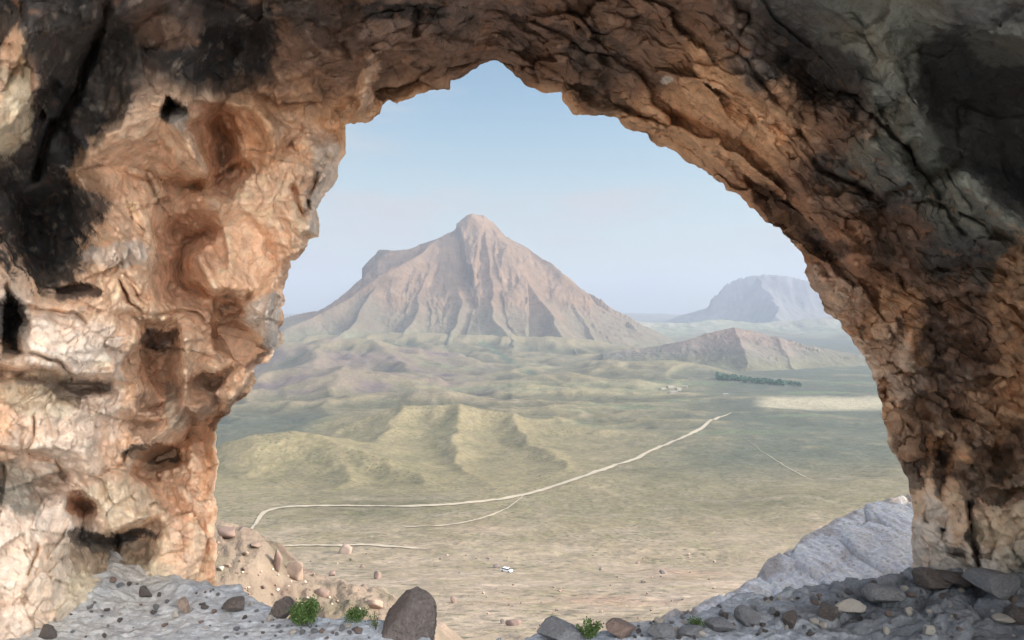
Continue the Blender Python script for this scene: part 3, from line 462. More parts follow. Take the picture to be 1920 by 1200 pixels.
# slab step on the upper right
st = (GX - 1640) * .72 - (GY - 180)        # right and above the line
cv = cv + 0 * sstep(-8, 30, st + 20 * perlin(GX * .01, GY * .01, 0 * GX, 110)) * (GX > 1500)
st2 = (GX - 1330) * .78 - (GY + 10)
cv = cv - .10 * sstep(-20, 12, st2 + 26 * perlin(GX * .012, GY * .012, 0 * GX, 111)) * sstep(1280, 1360, GX)
NET = [(-900,-800,.1),(-900,400,.1),(-900,1500,.05),(0,-300,.1),(300,-300,.15),(660,-300,0),(660,120,0),(660,225,0),(700,1500,0),(560,150,.05),(560,20,.12),(640,62,.22),(600,100,0),(0,60,.1),(60,60,-.1),(75,160,-.12),(20,230,-.05),(60,290,.15),(100,160,.3),(180,90,.35),(250,170,.12),(200,220,.2),(150,300,.12),(120,380,.3),(60,430,.5),(20,350,.3),(10,520,0),(90,520,.3),(150,480,.2),
 (380,50,.1),(430,80,.4),(460,130,.3),(300,150,.05),(360,150,.02),(420,190,.05),(330,0,.05),(165,290,.02),(230,235,-.05),(300,215,-.02),(330,230,-.15),(355,270,-.19),(375,320,-.19),(390,385,-.12),(300,300,.08),(240,330,.08),(340,350,.24),
 (410,240,.25),(420,310,.36),(400,350,.3),(470,200,-.03),(515,240,-.10),(512,300,-.06),(480,320,.02),(450,260,.1),(500,200,.14),(545,240,.05),(145,325,-.08),(180,390,-.12),(230,440,-.12),(290,490,-.06),(210,380,.04),(270,420,.07),(320,400,.14),(350,450,.34),(385,440,.2),(330,520,.3),(390,560,.3),(300,545,.05),(235,520,-.12),(250,570,-.08),(262,592,.06),(330,595,.12),(400,600,.22),(210,500,-.02),
 (370,485,-.04),(400,540,-.07),(440,600,-.03),(420,430,.08),(440,380,.02),(480,420,.08),(520,380,-.1),(550,330,-.15),(600,280,-.2),(640,262,-.1),(600,360,-.12),(575,430,-.25),(545,470,-.1),(510,480,.09),(480,540,.05),(520,520,-.02),(430,610,.36),(460,640,.45),(450,580,.2),(470,570,-.1),(500,590,-.32),(530,600,-.2),(500,640,-.25),(525,660,-.15),(480,660,.2),(440,680,.1),(470,700,-.15),(430,738,-.12),(400,740,.05),
 (285,596,-.06),(253,640,-.07),(286,612,.30),(266,648,.33),(325,640,.32),(347,640,-.06),(352,700,-.07),(345,760,-.06),(300,700,.18),(300,750,.02),(256,720,-.05),(320,725,.14),(385,650,.08),(375,700,.10),(200,590,-.06),(130,620,-.14),(60,600,-.1),(30,600,.3),(10,640,.25),(180,660,-.16),(210,700,-.14),(130,700,-.16),(50,685,-.14),(0,680,-.1),(0,704,.14),(60,708,.16),(130,724,.16),(205,727,.09),(240,722,.02),
 (100,760,0),(180,780,-.02),(30,780,.04),(80,838,0),(0,845,-.02),(0,868,.16),(60,864,.18),(115,892,.18),(60,910,.1),(120,930,0),(60,955,0),(190,830,.02),(160,850,-.05),(215,760,-.03),(235,790,.07),(255,770,-.04),(275,800,.07),(300,790,-.03),(430,752,-.12),(370,772,-.18),(320,802,-.18),(270,842,-.16),(245,860,-.13),(420,785,.25),(370,800,.24),(330,840,.38),(290,866,.5),(255,882,.4),
 (300,920,.25),(340,890,.12),(360,850,.06),(330,960,.12),(300,960,.05),(240,900,.08),(200,880,0),(170,930,.03),(155,950,.28),(200,960,0),(250,975,-.04),(130,985,-.03),(215,992,-.08),(215,1008,.42),(270,1008,.32),(150,1010,.22),(200,1060,.22),(250,1080,.12),(120,1060,0),(280,1080,.05),(320,1000,0),(350,920,-.03),(390,880,.02),(400,1000,.02),(350,1090,-.02),(310,1090,.02),(0,960,-.02),(60,1040,-.05),(100,1120,-.05),(0,1200,0),(100,1300,0),(400,1300,0),(400,1500,0),
 (800,-300,0),(1300,-300,0),(1300,0,0),(1330,0,-.1),(1400,90,-.12),(1460,180,-.14),(1500,270,-.15),(1530,340,-.1),(1570,430,-.1),(1620,500,0),(1360,-20,.1),(1440,70,.32),(1500,130,.44),(1560,170,.44),(1605,180,.36),(1500,195,.2),(1540,60,.15),(1622,165,-.02),(1640,180,-.12),(1580,90,-.05),(1520,0,0),(1650,60,-.02),(1680,130,-.05),(1700,20,.05),
 (1700,180,.0),(1760,195,.5),(1850,200,.6),(1880,320,.5),(1810,290,.4),(1720,255,-.12),(1800,336,-.12),(1870,400,-.12),(1920,440,-.1),(1930,385,.3),(1730,80,.25),(1780,40,0),(1860,60,0),(1920,70,.05),(1860,95,.4),(1980,200,.5),(1540,210,.1),(1590,250,.05),(1640,222,-.06),(1600,300,0),(1655,368,.03),(1690,340,-.06),(1680,270,-.10),(1650,203,.2),(1702,268,.24),(1730,345,.24),(1560,320,.15),(1620,352,.22),(1655,388,.32),
 (1720,400,.05),(1780,380,-.04),(1740,440,.12),(1800,460,0),(1850,462,.02),(1900,475,.32),(1860,484,.3),(1700,480,.12),(1760,500,.24),(1250,300,0),(1300,600,0),(1500,560,0),(1700,560,.05),(1920,540,.05),(2800,500,0),(2800,-300,.1),(1700,-300,0),(1500,900,0),(1500,1500,0),(2800,1500,0),(2800,-800,0),(1000,-800,0),(1100,600,0),(1100,1500,0)]
def net_field(x, y):
    from mathutils.geometry import delaunay_2d_cdt
    out = delaunay_2d_cdt([Vector((p[0], p[1])) for p in NET], [], [], 0, 1e-4); vs = [(v[0], v[1]) for v in out[0]]; hs_ = [NET[o_[0]][2] for o_ in out[3]]
    x0, y0, st_ = -900, -800, 2.0; w_, h_ = int(3700 / st_) + 1, int(2300 / st_) + 1; img = np.zeros((h_, w_))
    for tri in out[2]:
        (ax, ay), (bx, by), (cx2, cy2) = [vs[i] for i in tri]; ha, hb, hc = [hs_[i] for i in tri]
        i0_, i1_ = int((min(ax, bx, cx2) - x0) / st_), int((max(ax, bx, cx2) - x0) / st_) + 2; j0_, j1_ = int((min(ay, by, cy2) - y0) / st_), int((max(ay, by, cy2) - y0) / st_) + 2
        i0_, j0_, i1_, j1_ = max(i0_, 0), max(j0_, 0), min(i1_, w_), min(j1_, h_)
        if i1_ <= i0_ or j1_ <= j0_: continue
        gx, gy = np.meshgrid(x0 + np.arange(i0_, i1_) * st_, y0 + np.arange(j0_, j1_) * st_); dt = (by - cy2) * (ax - cx2) + (cx2 - bx) * (ay - cy2)
        if abs(dt) < 1e-9: continue
        l1 = ((by - cy2) * (gx - cx2) + (cx2 - bx) * (gy - cy2)) / dt; l2 = ((cy2 - ay) * (gx - cx2) + (ax - cx2) * (gy - cy2)) / dt; l3 = 1 - l1 - l2
        m = (l1 >= -1e-6) & (l2 >= -1e-6) & (l3 >= -1e-6); sub = img[j0_:j1_, i0_:i1_]; sub[m] = (l1 * ha + l2 * hb + l3 * hc)[m]
    u_ = np.clip((x - x0) / st_, 0, w_ - 1.001); v_ = np.clip((y - y0) / st_, 0, h_ - 1.001); iu = u_.astype(int); iv = v_.astype(int); fu_ = u_ - iu; fv_ = v_ - iv
    return (img[iv, iu] * (1 - fu_) + img[iv, iu + 1] * fu_) * (1 - fv_) + (img[iv + 1, iu] * (1 - fu_) + img[iv + 1, iu + 1] * fu_) * fv_
wnx = GX + 7 * perlin(GX * .03, GY * .03, 0 * GX, 411) + 4 * perlin(GX * .09, GY * .09, 0 * GX, 412); wny = GY + 7 * perlin(GX * .03, GY * .03, 9 + 0 * GX, 413) + 4 * perlin(GX * .09, GY * .09, 9 + 0 * GX, 414)
cv = cv + (1.3 + 1.2 * sstep(760, 640, GX)) * net_field(wnx, wny)
# zone weights
zA = np.clip(np.exp(-((Tn - 90) / 130) ** 2) * sstep(330, 120, GY - (GX - 1000) * .6) * sstep(560, 640, GX) + sstep(380, 200, Tn) * sstep(950, 1100, GX) * sstep(640, 500, GY), 0, 1)   # strata band of the arch
zL = sstep(760, 560, GX) * sstep(-100, 150, GY + GX * .2)                         # left wall
zC = sstep(-40, 80, st2) * sstep(620, 420, GY)                                    # smooth grey slabs
zD = sstep(1450, 1560, GX) * sstep(420, 600, GY)                                  # right pillar
zT = np.clip(1 - zL - zC - zD, 0, 1)
th = ca[None] + 0 * GX; rr = Tn
P0 = at(GX, GY, D)
flow = fbm(th * 2.1 + .25 * perlin(GX * .006, GY * .006, 0 * GX, 121), rr * .022, 0 * GX, 1.0, 5, 122, .6, ridged=True)
cv = cv + (-.12 * flow) * zA
wq = [.34 * perlin(P0[..., 0] * 1.3, P0[..., 1] * 1.3, P0[..., 2] * 1.3, 135 + i) + .13 * perlin(P0[..., 0] * 4, P0[..., 1] * 4, P0[..., 2] * 4, 145 + i) for i in range(3)]
w1, w2, tl, cid = worley((P0[..., 0] + wq[0]) * 1.35, (P0[..., 1] + wq[1]) * 1.35, (P0[..., 2] + wq[2]) * 1.35, 131)
cv = cv + tl * (.40 * zT + 0 * zL + .10 * zC + .26 * zD) + .07 * np.exp(-((w2 - w1) / .04) ** 2) * (zT * .6 + zC * .5) * sstep(0, .3, perlin(P0[..., 0] * 1.7, P0[..., 1] * 1.7, P0[..., 2] * 1.7, 148) + .15)
q1 = .3 * perlin(GX * .02, GY * .02, 0 * GX, 140)
w1, w2, tl2, cid2 = worley((P0[..., 0] + wq[1] * .5) * 4.2, (P0[..., 1] + wq[2] * .5) * 4.2, (P0[..., 2] + wq[0] * .5) * 3.2, 132)
cv = cv + tl2 * (.085 * zT + .0 * zL + .03 * zC + .11 * zD) + .015 * np.exp(-((w2 - w1) / .07) ** 2) * (zT + zC * .5)
# angular flakes of the left wall, long in the direction of the folds
wl = [.05 * perlin(P0[..., 0] * 3, P0[..., 1] * 3, P0[..., 2] * 3, 431 + i) for i in range(2)]
la = (P0[..., 0] * .75 - P0[..., 2] * .66 + wl[0]); lb_ = (P0[..., 0] * .66 + P0[..., 2] * .75 + wl[1])
k1, k2, t1, _ = worley(la * 1.1, lb_ * 2.3, P0[..., 1] * 1.4, 441); k3, k4, t2, _ = worley(la * 2.8, lb_ * 5.6, P0[..., 1] * 3.4, 442); k5, k6, t3, _ = worley(la * 8, lb_ * 13, P0[..., 1] * 9, 443)
cv = cv + (.17 * t1 + .10 * t2 * (.5 + sstep(-.1, .3, perlin(la, lb_, P0[..., 1], 444))) + .035 * t3) * zL * (.5 + .5 * sstep(-.35, .1, perlin(la * .7, lb_ * .7, P0[..., 1], 445)))
# eroded hollows with sharp ridges between (left wall, right pillar)
w1, w2, _, _ = worley(P0[..., 0] * 2.6 + q1, P0[..., 1] * 2.6, P0[..., 2] * 2.0 + q1, 133)
tf = np.clip(1 - (w1 / (w2 + 1e-3)) ** 2, 0, 1); tfm = sstep(-.05, .25, perlin(P0[..., 0] * 1.1, P0[..., 1] * 1.1, P0[..., 2] * 1.1, 150))
cv = cv + .20 * tf * (zL * .1 * tfm + zD * sstep(950, 850, GY) + zT * .3)
w1, w2, _, _ = worley(P0[..., 0] * 7 + q1, P0[..., 1] * 7, P0[..., 2] * 4.5 + q1, 134)
tf2 = np.clip(1 - (w1 / (w2 + 1e-3)) ** 2, 0, 1); rimL = sstep(90, 10, Tn) * zL
cv = cv + .085 * tf2 * (zD * sstep(960, 860, GY) + rimL + zA * .2 + zL * .08 * tfm)
# folded bulk of the left wall: smooth hollows meeting in sharp crests, running down to the right
fa = P0[..., 0] * .9 + P0[..., 2] * .35; fbb = -P0[..., 0] * .5 + P0[..., 2] * .6
f1_ = np.abs(perlin(fa * 1.1 + wq[0], P0[..., 1] * .8, fbb * 1.3 + wq[1], 401)); f2_n = np.abs(perlin(fa * 2.7 + wq[0] * 1.5, P0[..., 1] * 1.6, fbb * 2.4 + wq[1], 402)); f3_n = np.abs(perlin(fa * 6 + wq[0] * 2, P0[..., 1] * 3, fbb * 5 + wq[2] * 2, 403))
cv = cv + (.20 * f1_ + .08 * f2_n + .03 * f3_n * tfm) * zL * (.45 + .55 * sstep(1080, 700, GY))
cv = cv + (.30 * f2_n + .12 * f3_n) * zD * sstep(960, 860, GY)
crk = np.abs(perlin(P0[..., 0] * 1.5 + wq[0] * 1.6, P0[..., 1] * 1.5 + wq[1] * 1.6, P0[..., 2] * 1.2 + wq[2] * 1.6, 421)); crk2 = np.abs(perlin(P0[..., 0] * 3.4 + wq[1] * 2.2, P0[..., 1] * 3.4 + wq[2] * 2.2, P0[..., 2] * 2.4 + wq[0] * 2.2, 422))
ckm = sstep(.0, .22, perlin(P0[..., 0] * 1.3, P0[..., 1] * 1.3, P0[..., 2] * 1.3, 423)); ckm2 = sstep(.0, .2, perlin(P0[..., 0] * 1.9, P0[..., 1] * 1.9, P0[..., 2] * 1.9, 424))
rimL2 = sstep(120, 20, Tn) * zL * sstep(820, 700, GY)
crl = np.exp(-(crk / .016) ** 2) * np.clip(ckm + rimL2, 0, 1) + .6 * np.exp(-(crk2 / .022) ** 2) * np.clip(ckm2 + rimL2, 0, 1)
step = sstep(-.02, .02, perlin(P0[..., 0] * 1.2 + wq[2], P0[..., 1] * 1.2, P0[..., 2] * 1.9 + wq[0], 425)) + sstep(-.02, .02, perlin(P0[..., 0] * 2.6 + wq[2], P0[..., 1] * 2.6, P0[..., 2] * 3.6 + wq[0] * 1.5, 426)) * .5
cv = cv + .07 * crl * (zL * .45 + zD * .6)
rimfade = sstep(0, 26, Tn)          # the rim itself stays where it was traced
D2 = D + cv * (.25 + .75 * rimfade)
P = at(GX, GY, D2)
def normals(P):
    a = np.gradient(P, axis=0); b = np.gradient(P, axis=1); n = np.cross(a, b); n /= np.linalg.norm(n, axis=-1, keepdims=True) + 1e-12
    s = np.sum(n * (P - np.array([0, 0, CZ])), -1); return n * np.where(s > 0, -1, 1)[..., None]
def sm(A, k):
    for _ in range(k):
        A = np.concatenate([A[:1], (A[:-2] + 2 * A[1:-1] + A[2:]) / 4, A[-1:]], 0); A = np.concatenate([A[:, :1], (A[:, :-2] + 2 * A[:, 1:-1] + A[:, 2:]) / 4, A[:, -1:]], 1)
    return A
nn = sm(normals(P), 4); x, y, z = P[..., 0], P[..., 1], P[..., 2]
rg = fbm(x, y, z, 3.0, 6, 161, .55, ridged=True); fb = fbm(x, y, z, 5.5, 5, 162, .6)
crm = sstep(.1, .35, perlin(x * .8, y * .8, z * .8, 163) + .3)
disp = rg * (.03 * zT + .016 * zL + .016 * zC + .05 * zD) + fb * (.035 * zT + .028 * zL + .03 * zC + .06 * zD)
disp = disp + .012 * fbm(x, y, z, 22, 3, 165, .6) * (zT + zD + rimL)
P = P + nn * (disp * (.35 + .65 * rimfade))[..., None]
# --- the rock's colour zones, upper right recess shade painted in as black
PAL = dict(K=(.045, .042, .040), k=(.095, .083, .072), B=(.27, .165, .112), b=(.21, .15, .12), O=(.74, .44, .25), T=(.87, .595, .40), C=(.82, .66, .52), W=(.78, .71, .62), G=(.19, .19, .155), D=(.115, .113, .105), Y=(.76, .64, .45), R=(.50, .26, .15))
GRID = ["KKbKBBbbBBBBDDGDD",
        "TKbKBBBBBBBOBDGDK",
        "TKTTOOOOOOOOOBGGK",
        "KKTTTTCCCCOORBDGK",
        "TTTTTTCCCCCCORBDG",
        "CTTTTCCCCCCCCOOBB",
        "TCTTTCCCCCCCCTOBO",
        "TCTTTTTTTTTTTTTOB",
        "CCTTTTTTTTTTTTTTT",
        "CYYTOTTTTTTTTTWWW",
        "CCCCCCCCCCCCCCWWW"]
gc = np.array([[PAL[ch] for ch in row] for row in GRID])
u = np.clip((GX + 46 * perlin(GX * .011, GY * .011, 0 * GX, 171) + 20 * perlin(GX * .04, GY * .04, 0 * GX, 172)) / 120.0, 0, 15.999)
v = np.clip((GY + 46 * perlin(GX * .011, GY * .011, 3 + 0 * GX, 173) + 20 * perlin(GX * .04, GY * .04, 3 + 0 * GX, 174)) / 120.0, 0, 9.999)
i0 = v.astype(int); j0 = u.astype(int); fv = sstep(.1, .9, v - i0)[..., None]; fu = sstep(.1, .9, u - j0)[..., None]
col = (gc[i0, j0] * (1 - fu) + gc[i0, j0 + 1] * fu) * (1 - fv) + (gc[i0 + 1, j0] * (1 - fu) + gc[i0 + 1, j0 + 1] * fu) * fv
STAIN_SHADE = [ (90,330,120,190,8,'K',.9),(60,120,70,110,15,'b',.7),(200,60,150,70,0,'K',.75),(150,200,90,110,0,'k',.8),(600,20,120,40,0,'K',.6),(860,20,120,40,0,'b',.7),(1890,230,90,170,0,'K',.9),(1790,150,90,90,20,'K',.7),(1440,90,60,90,40,'D',.7), # black, rust, lichen and bleached patches, plus shade painted into recesses: cx, cy, rx, ry, rot, colour, amount
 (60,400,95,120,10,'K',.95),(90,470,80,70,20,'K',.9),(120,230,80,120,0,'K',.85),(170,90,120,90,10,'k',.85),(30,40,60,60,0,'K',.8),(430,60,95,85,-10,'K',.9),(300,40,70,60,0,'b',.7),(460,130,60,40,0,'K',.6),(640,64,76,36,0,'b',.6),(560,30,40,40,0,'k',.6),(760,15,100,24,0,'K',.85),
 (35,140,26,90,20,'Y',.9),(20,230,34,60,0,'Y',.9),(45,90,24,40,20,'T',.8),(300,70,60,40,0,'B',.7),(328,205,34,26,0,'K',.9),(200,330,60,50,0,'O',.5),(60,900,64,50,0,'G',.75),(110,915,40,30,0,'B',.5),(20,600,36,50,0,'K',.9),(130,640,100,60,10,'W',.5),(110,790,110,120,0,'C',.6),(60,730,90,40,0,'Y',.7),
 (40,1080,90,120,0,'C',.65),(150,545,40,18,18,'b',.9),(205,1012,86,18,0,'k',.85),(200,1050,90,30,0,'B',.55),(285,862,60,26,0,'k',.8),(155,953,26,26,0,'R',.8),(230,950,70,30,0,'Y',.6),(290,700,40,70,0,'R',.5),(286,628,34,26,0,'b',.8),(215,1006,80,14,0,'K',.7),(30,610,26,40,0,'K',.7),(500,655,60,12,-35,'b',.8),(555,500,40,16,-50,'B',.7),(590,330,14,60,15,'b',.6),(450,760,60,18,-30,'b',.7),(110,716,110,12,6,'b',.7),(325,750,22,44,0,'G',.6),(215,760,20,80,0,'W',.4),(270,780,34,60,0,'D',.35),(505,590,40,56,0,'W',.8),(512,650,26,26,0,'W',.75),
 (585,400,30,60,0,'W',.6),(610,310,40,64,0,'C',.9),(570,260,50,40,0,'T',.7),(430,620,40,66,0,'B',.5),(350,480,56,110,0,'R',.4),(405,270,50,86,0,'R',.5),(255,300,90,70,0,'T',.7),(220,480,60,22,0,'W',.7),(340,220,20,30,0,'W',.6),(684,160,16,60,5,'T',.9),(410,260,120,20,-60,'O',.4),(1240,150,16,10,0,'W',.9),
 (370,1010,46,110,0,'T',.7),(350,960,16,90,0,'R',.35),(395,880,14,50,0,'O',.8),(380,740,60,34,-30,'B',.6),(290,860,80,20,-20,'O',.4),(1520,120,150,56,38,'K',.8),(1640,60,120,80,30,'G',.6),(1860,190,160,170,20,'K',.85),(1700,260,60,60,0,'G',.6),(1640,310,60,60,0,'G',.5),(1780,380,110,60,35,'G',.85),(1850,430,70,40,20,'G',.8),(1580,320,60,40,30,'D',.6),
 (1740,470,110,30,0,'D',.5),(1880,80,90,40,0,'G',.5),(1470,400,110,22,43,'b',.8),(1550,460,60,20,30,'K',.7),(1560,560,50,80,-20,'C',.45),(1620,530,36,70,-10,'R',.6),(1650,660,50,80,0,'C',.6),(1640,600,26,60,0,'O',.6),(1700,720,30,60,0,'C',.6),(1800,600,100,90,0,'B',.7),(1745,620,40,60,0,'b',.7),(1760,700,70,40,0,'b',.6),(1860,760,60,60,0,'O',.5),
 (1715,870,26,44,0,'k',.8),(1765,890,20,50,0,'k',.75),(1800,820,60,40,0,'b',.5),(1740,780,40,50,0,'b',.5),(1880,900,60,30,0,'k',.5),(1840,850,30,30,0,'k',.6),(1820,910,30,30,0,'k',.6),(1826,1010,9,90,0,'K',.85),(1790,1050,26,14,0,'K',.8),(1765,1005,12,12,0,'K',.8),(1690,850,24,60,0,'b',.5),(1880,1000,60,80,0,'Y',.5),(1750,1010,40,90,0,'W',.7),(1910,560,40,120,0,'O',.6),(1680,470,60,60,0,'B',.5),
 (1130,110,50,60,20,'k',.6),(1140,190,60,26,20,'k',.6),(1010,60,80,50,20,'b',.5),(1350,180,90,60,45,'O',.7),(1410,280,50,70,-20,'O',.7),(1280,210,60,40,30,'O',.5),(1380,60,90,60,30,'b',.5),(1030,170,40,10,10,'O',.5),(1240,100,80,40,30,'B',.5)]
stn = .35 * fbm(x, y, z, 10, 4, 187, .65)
for (a, b, c1, d1, r1, cc, am) in STAIN_SHADE:
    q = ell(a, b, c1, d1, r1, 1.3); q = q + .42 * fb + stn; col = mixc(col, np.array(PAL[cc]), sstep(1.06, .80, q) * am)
col = mixc(col, np.array((.16, .10, .07)), np.clip(crl, 0, 1) * .3 * (zL * .5 + zD))  # shade of the fine cracks painted in dark brown
for pts, w, dep in CRK:                       # shade in the joints painted as brown lines
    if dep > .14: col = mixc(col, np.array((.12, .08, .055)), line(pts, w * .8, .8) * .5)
# speckle: lichen, small black spots and pale flakes
sp1 = fbm(x, y, z, 7, 4, 181); sp2 = fbm(x, y, z, 16, 3, 182)
col = mixc(col, np.array((.60, .50, .39)), sstep(.18, .38, sp1) * .4 * (zL * .7 + zD * .7 + zT * .3))
col = mixc(col, np.array((.36, .19, .11)), sstep(.16, .36, -sp1) * (.5 - .3 * zL) * (1 - zC))
col = mixc(col, np.array((.09, .07, .055)), sstep(.32, .44, sp2) * (.6 - .3 * zL))
col = mixc(col, np.array((.05, .045, .04)), sstep(.08, .3, fbm(x, y, z * .6, 3.2, 4, 183)) * zD * sstep(1000, 900, GY) * .3)
col = col * (1 + .28 * fb + .15 * rg)[..., None]
# --- unseen rear flange added to block the sun, and the outer cliff face
ext = []
for k, t in enumerate(np.linspace(0, 1, 18)[1:]):
    rad = 22 * t ** 1.8 + 1.0 * t; e = P[-1].copy(); e[:, 0] += np.cos(ca) * rad; e[:, 2] += np.sin(ca) * rad * .8; e[:, 1] += -1.2 * t - .4 * min(1, t * 5)
    e[:, 1] += fbm(e[:, 0], e[:, 1], e[:, 2], .5, 4, 191) * 1.0 * min(1, t * 5); ext.append(e)
back = []
rim = P[0]; dirx = np.cos(ca); dirz = np.sin(ca)
for k, t in enumerate(np.linspace(0, 1, 26)[1:]):
    rad = 26 * t ** 2.0 + 2.0 * t; b = rim.copy(); b[:, 0] += dirx * rad; b[:, 2] += dirz * rad * .7; b[:, 1] += .5 * math.sin(min(t * 6, 1.57)) + 1.6 * t
    nz = fbm(b[:, 0], b[:, 1], b[:, 2], .5, 4, 195); b[:, 1] += nz * 1.2 * min(1, t * 4); b[:, 1] += 4 * sstep(8, 22, b[:, 0]); back.append(b)  # right side bulged forward, out of view, to shade the slope
V = np.concatenate([np.stack(back[::-1]), P, np.stack(ext)], 0)
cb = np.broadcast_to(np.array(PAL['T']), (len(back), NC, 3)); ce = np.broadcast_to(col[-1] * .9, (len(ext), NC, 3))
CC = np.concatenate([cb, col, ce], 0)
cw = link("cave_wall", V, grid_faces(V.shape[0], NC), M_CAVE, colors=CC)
props(cw, "rough orange tan and black-patched rock arch of the cave framing the whole view", "cave wall", kind="structure")

# ------------------------------------------------------------------ cave floor
def lip(px):   # pixel row of the floor's outer edge
    return np.interp(px, [-900, 200, 380, 430, 500, 560, 620, 660, 710, 760, 830, 900, 1000, 1060, 1130, 1200, 1260, 1330, 1400, 1500, 1600, 1700, 1760, 1920, 2700], [1085, 1085, 1092, 1112, 1140, 1158, 1166, 1163, 1170, 1176, 1196, 1215, 1196, 1182, 1178, 1168, 1150, 1140, 1120, 1108, 1098, 1088, 1080, 1080, 1080])
fx = np.linspace(-8, 8.5, 760); fy = np.concatenate([np.linspace(-7, 5, 60, endpoint=False), np.linspace(5, 9.6, 380, endpoint=False), np.linspace(9.6, 14, 60)])
FY, FX = np.meshgrid(fy, fx, indexing='ij')
def floor_z(X, Y):
    z = -2.62 + .03 * np.clip(6 - Y, 0, 20) * 1.2
    z = z + .22 * sstep(-2.9, -4.6, X) * sstep(4, 7, Y) + .10 * sstep(3.2, 4.4, X)
    z = z + .07 * fbm(X, Y, 0 * X, .9, 4, 201) + .03 * fbm(X, Y, 0 * X, 4, 5, 202, .65, ridged=True) + .10 * fbm(X, Y, 0 * X, 1.6, 3, 207, ridged=True) * sstep(-1.8, -3, X) * sstep(6.6, 7.4, Y) + .05 * sstep(0, 3, X) * fbm(X, Y, 0 * X, 2.2, 5, 203, .6, ridged=True)
    rb = sstep(2.0, 3.4, X) * sstep(8.4, 7.0, Y); w1, w2, tl, _ = worley(X * 2.4, Y * 2.4, 0 * X, 204); z = z + rb * (tl * .16 - .05 * np.exp(-((w2 - w1) / .08) ** 2))
    px = 960 + FPX * X / np.maximum(Y, .5); ylip = 2.62 * FPX / (lip(px) - 588); d = Y - ylip + .24 * perlin(X * 2.1, Y * 2.1, 0 * X, 205) + .12 * perlin(X * 6, Y * 6, 0 * X, 206)
    z = z - np.where(Y > 2, np.clip(d, 0, 9) * 1.15 + .25 * sstep(0, .25, d), 0)
    return z + CZ
FZ = floor_z(FX, FY)
a1 = fbm(FX, FY, 0 * FX, 1.1, 5, 211); a2 = fbm(FX, FY, 0 * FX, 8, 4, 212)
fc = mixc(np.broadcast_to(np.array([.47, .50, .54]), FX.shape + (3,)), np.array([.54, .52, .48]), sstep(-2.2, -3.4, FX) * .8 + a1)
fc = mixc(fc, np.array([.20, .21, .22]), sstep(1.9, 3.2, FX + a1 * 1.5) * sstep(8.3, 7.3, FY) * .85)
fc = fc * (1 + .4 * a2 + .2 * a1)[..., None]
fl = link("cave_floor", np.stack([FX, FY, FZ], -1), grid_faces(len(fy), len(fx)), M_FLOOR, colors=fc)
props(fl, "dusty grey floor ledge at the cave mouth strewn with stones", "floor", kind="structure")

# unseen ground added behind the camera to bounce sunlight into the arch
tx_ = np.linspace(-40, 40, 160); ty_ = np.linspace(-45, 1.5, 90); ty2, tx2 = np.meshgrid(ty_, tx_, indexing='ij')
tz = CZ - 3.1 + .25 * fbm(tx2, ty2, 0 * tx2, .2, 5, 231) + .02 * (ty2 + 6.6)
props(link("bounce_ground", np.stack([tx2, ty2, tz], -1), grid_faces(90, 160), M_FLOOR, colors=np.broadcast_to(np.array([.56, .52, .45]), tx2.shape + (3,)) * (1 + .3 * fbm(tx2, ty2, 0 * tx2, 1.2, 4, 232))[..., None]), "pale ground added behind the arch to bounce light in", "ground", kind="structure")

# ------------------------------------------------------------------ rock slope outside on the right
ox_ = np.linspace(.2, 17, 620); oy_ = np.linspace(7.6, 20, 420); OY, OX = np.meshgrid(oy_, ox_, indexing='ij')
cr3 = [at(p[0], p[1], p[2]) for p in [(1150, 1178, 10.2), (1205, 1160, 10.6), (1290, 1142, 11.2), (1380, 1108, 12.0), (1430, 1075, 12.6), (1480, 1030, 13.2), (1530, 995, 13.8), (1600, 955, 14.4), (1660, 936, 15.0), (1710, 934, 15.4), (1850, 900, 16.0), (2100, 860, 17)]]
xs = np.array([p[0] for p in cr3]); zs = np.array([p[2] for p in cr3]); ys = np.array([p[1] for p in cr3])
wX = OX + .22 * perlin(OX * .9, OY * .9, 0 * OX, 221) + .10 * perlin(OX * 3, OY * 3, 0 * OX, 222)
yc = np.interp(wX, xs, ys); zc = np.interp(wX, xs, zs) - np.clip(xs[0] - wX, 0, 9) * 1.2
OZ = zc - .20 * np.clip(yc - OY, 0, 20) - 1.3 * np.clip(OY - yc, 0, 20) ** 1.2
OZ = OZ + .10 * fbm(OX, OY, 0 * OX, 1.0, 5, 223) + .07 * fbm(OX + OY * .6, OY * .35 - OX * .2, 0 * OX, 2.6, 5, 224, .6, ridged=True) * .6
w1, w2, tl, _ = worley(OX * 1.3, OY * .8, 0 * OX, 225); OZ = OZ + tl * .10 - .05 * np.exp(-((w2 - w1) / .05) ** 2)
a1 = fbm(OX, OY, OZ, 1.6, 5, 226); a2 = fbm(OX, OY, OZ * 3, 7, 4, 227)
oc = np.broadcast_to(np.array([.80, .83, .89]), OX.shape + (3,)) * (1 + .35 * a1 + .35 * a2)[..., None]
oc = mixc(oc, np.array([.42, .37, .34]), sstep(.22, .03, yc - OY + a1 * .8) * .6); oc = mixc(oc, np.array([.2, .17, .15]), sstep(.2, .4, a2) * .6)
props(link("rock_slope_terrain", np.stack([OX, OY, OZ], -1), grid_faces(420, 620), M_FLOOR, colors=oc), "pale grey bare rock slope outside the right pillar", "rock slope", kind="structure")

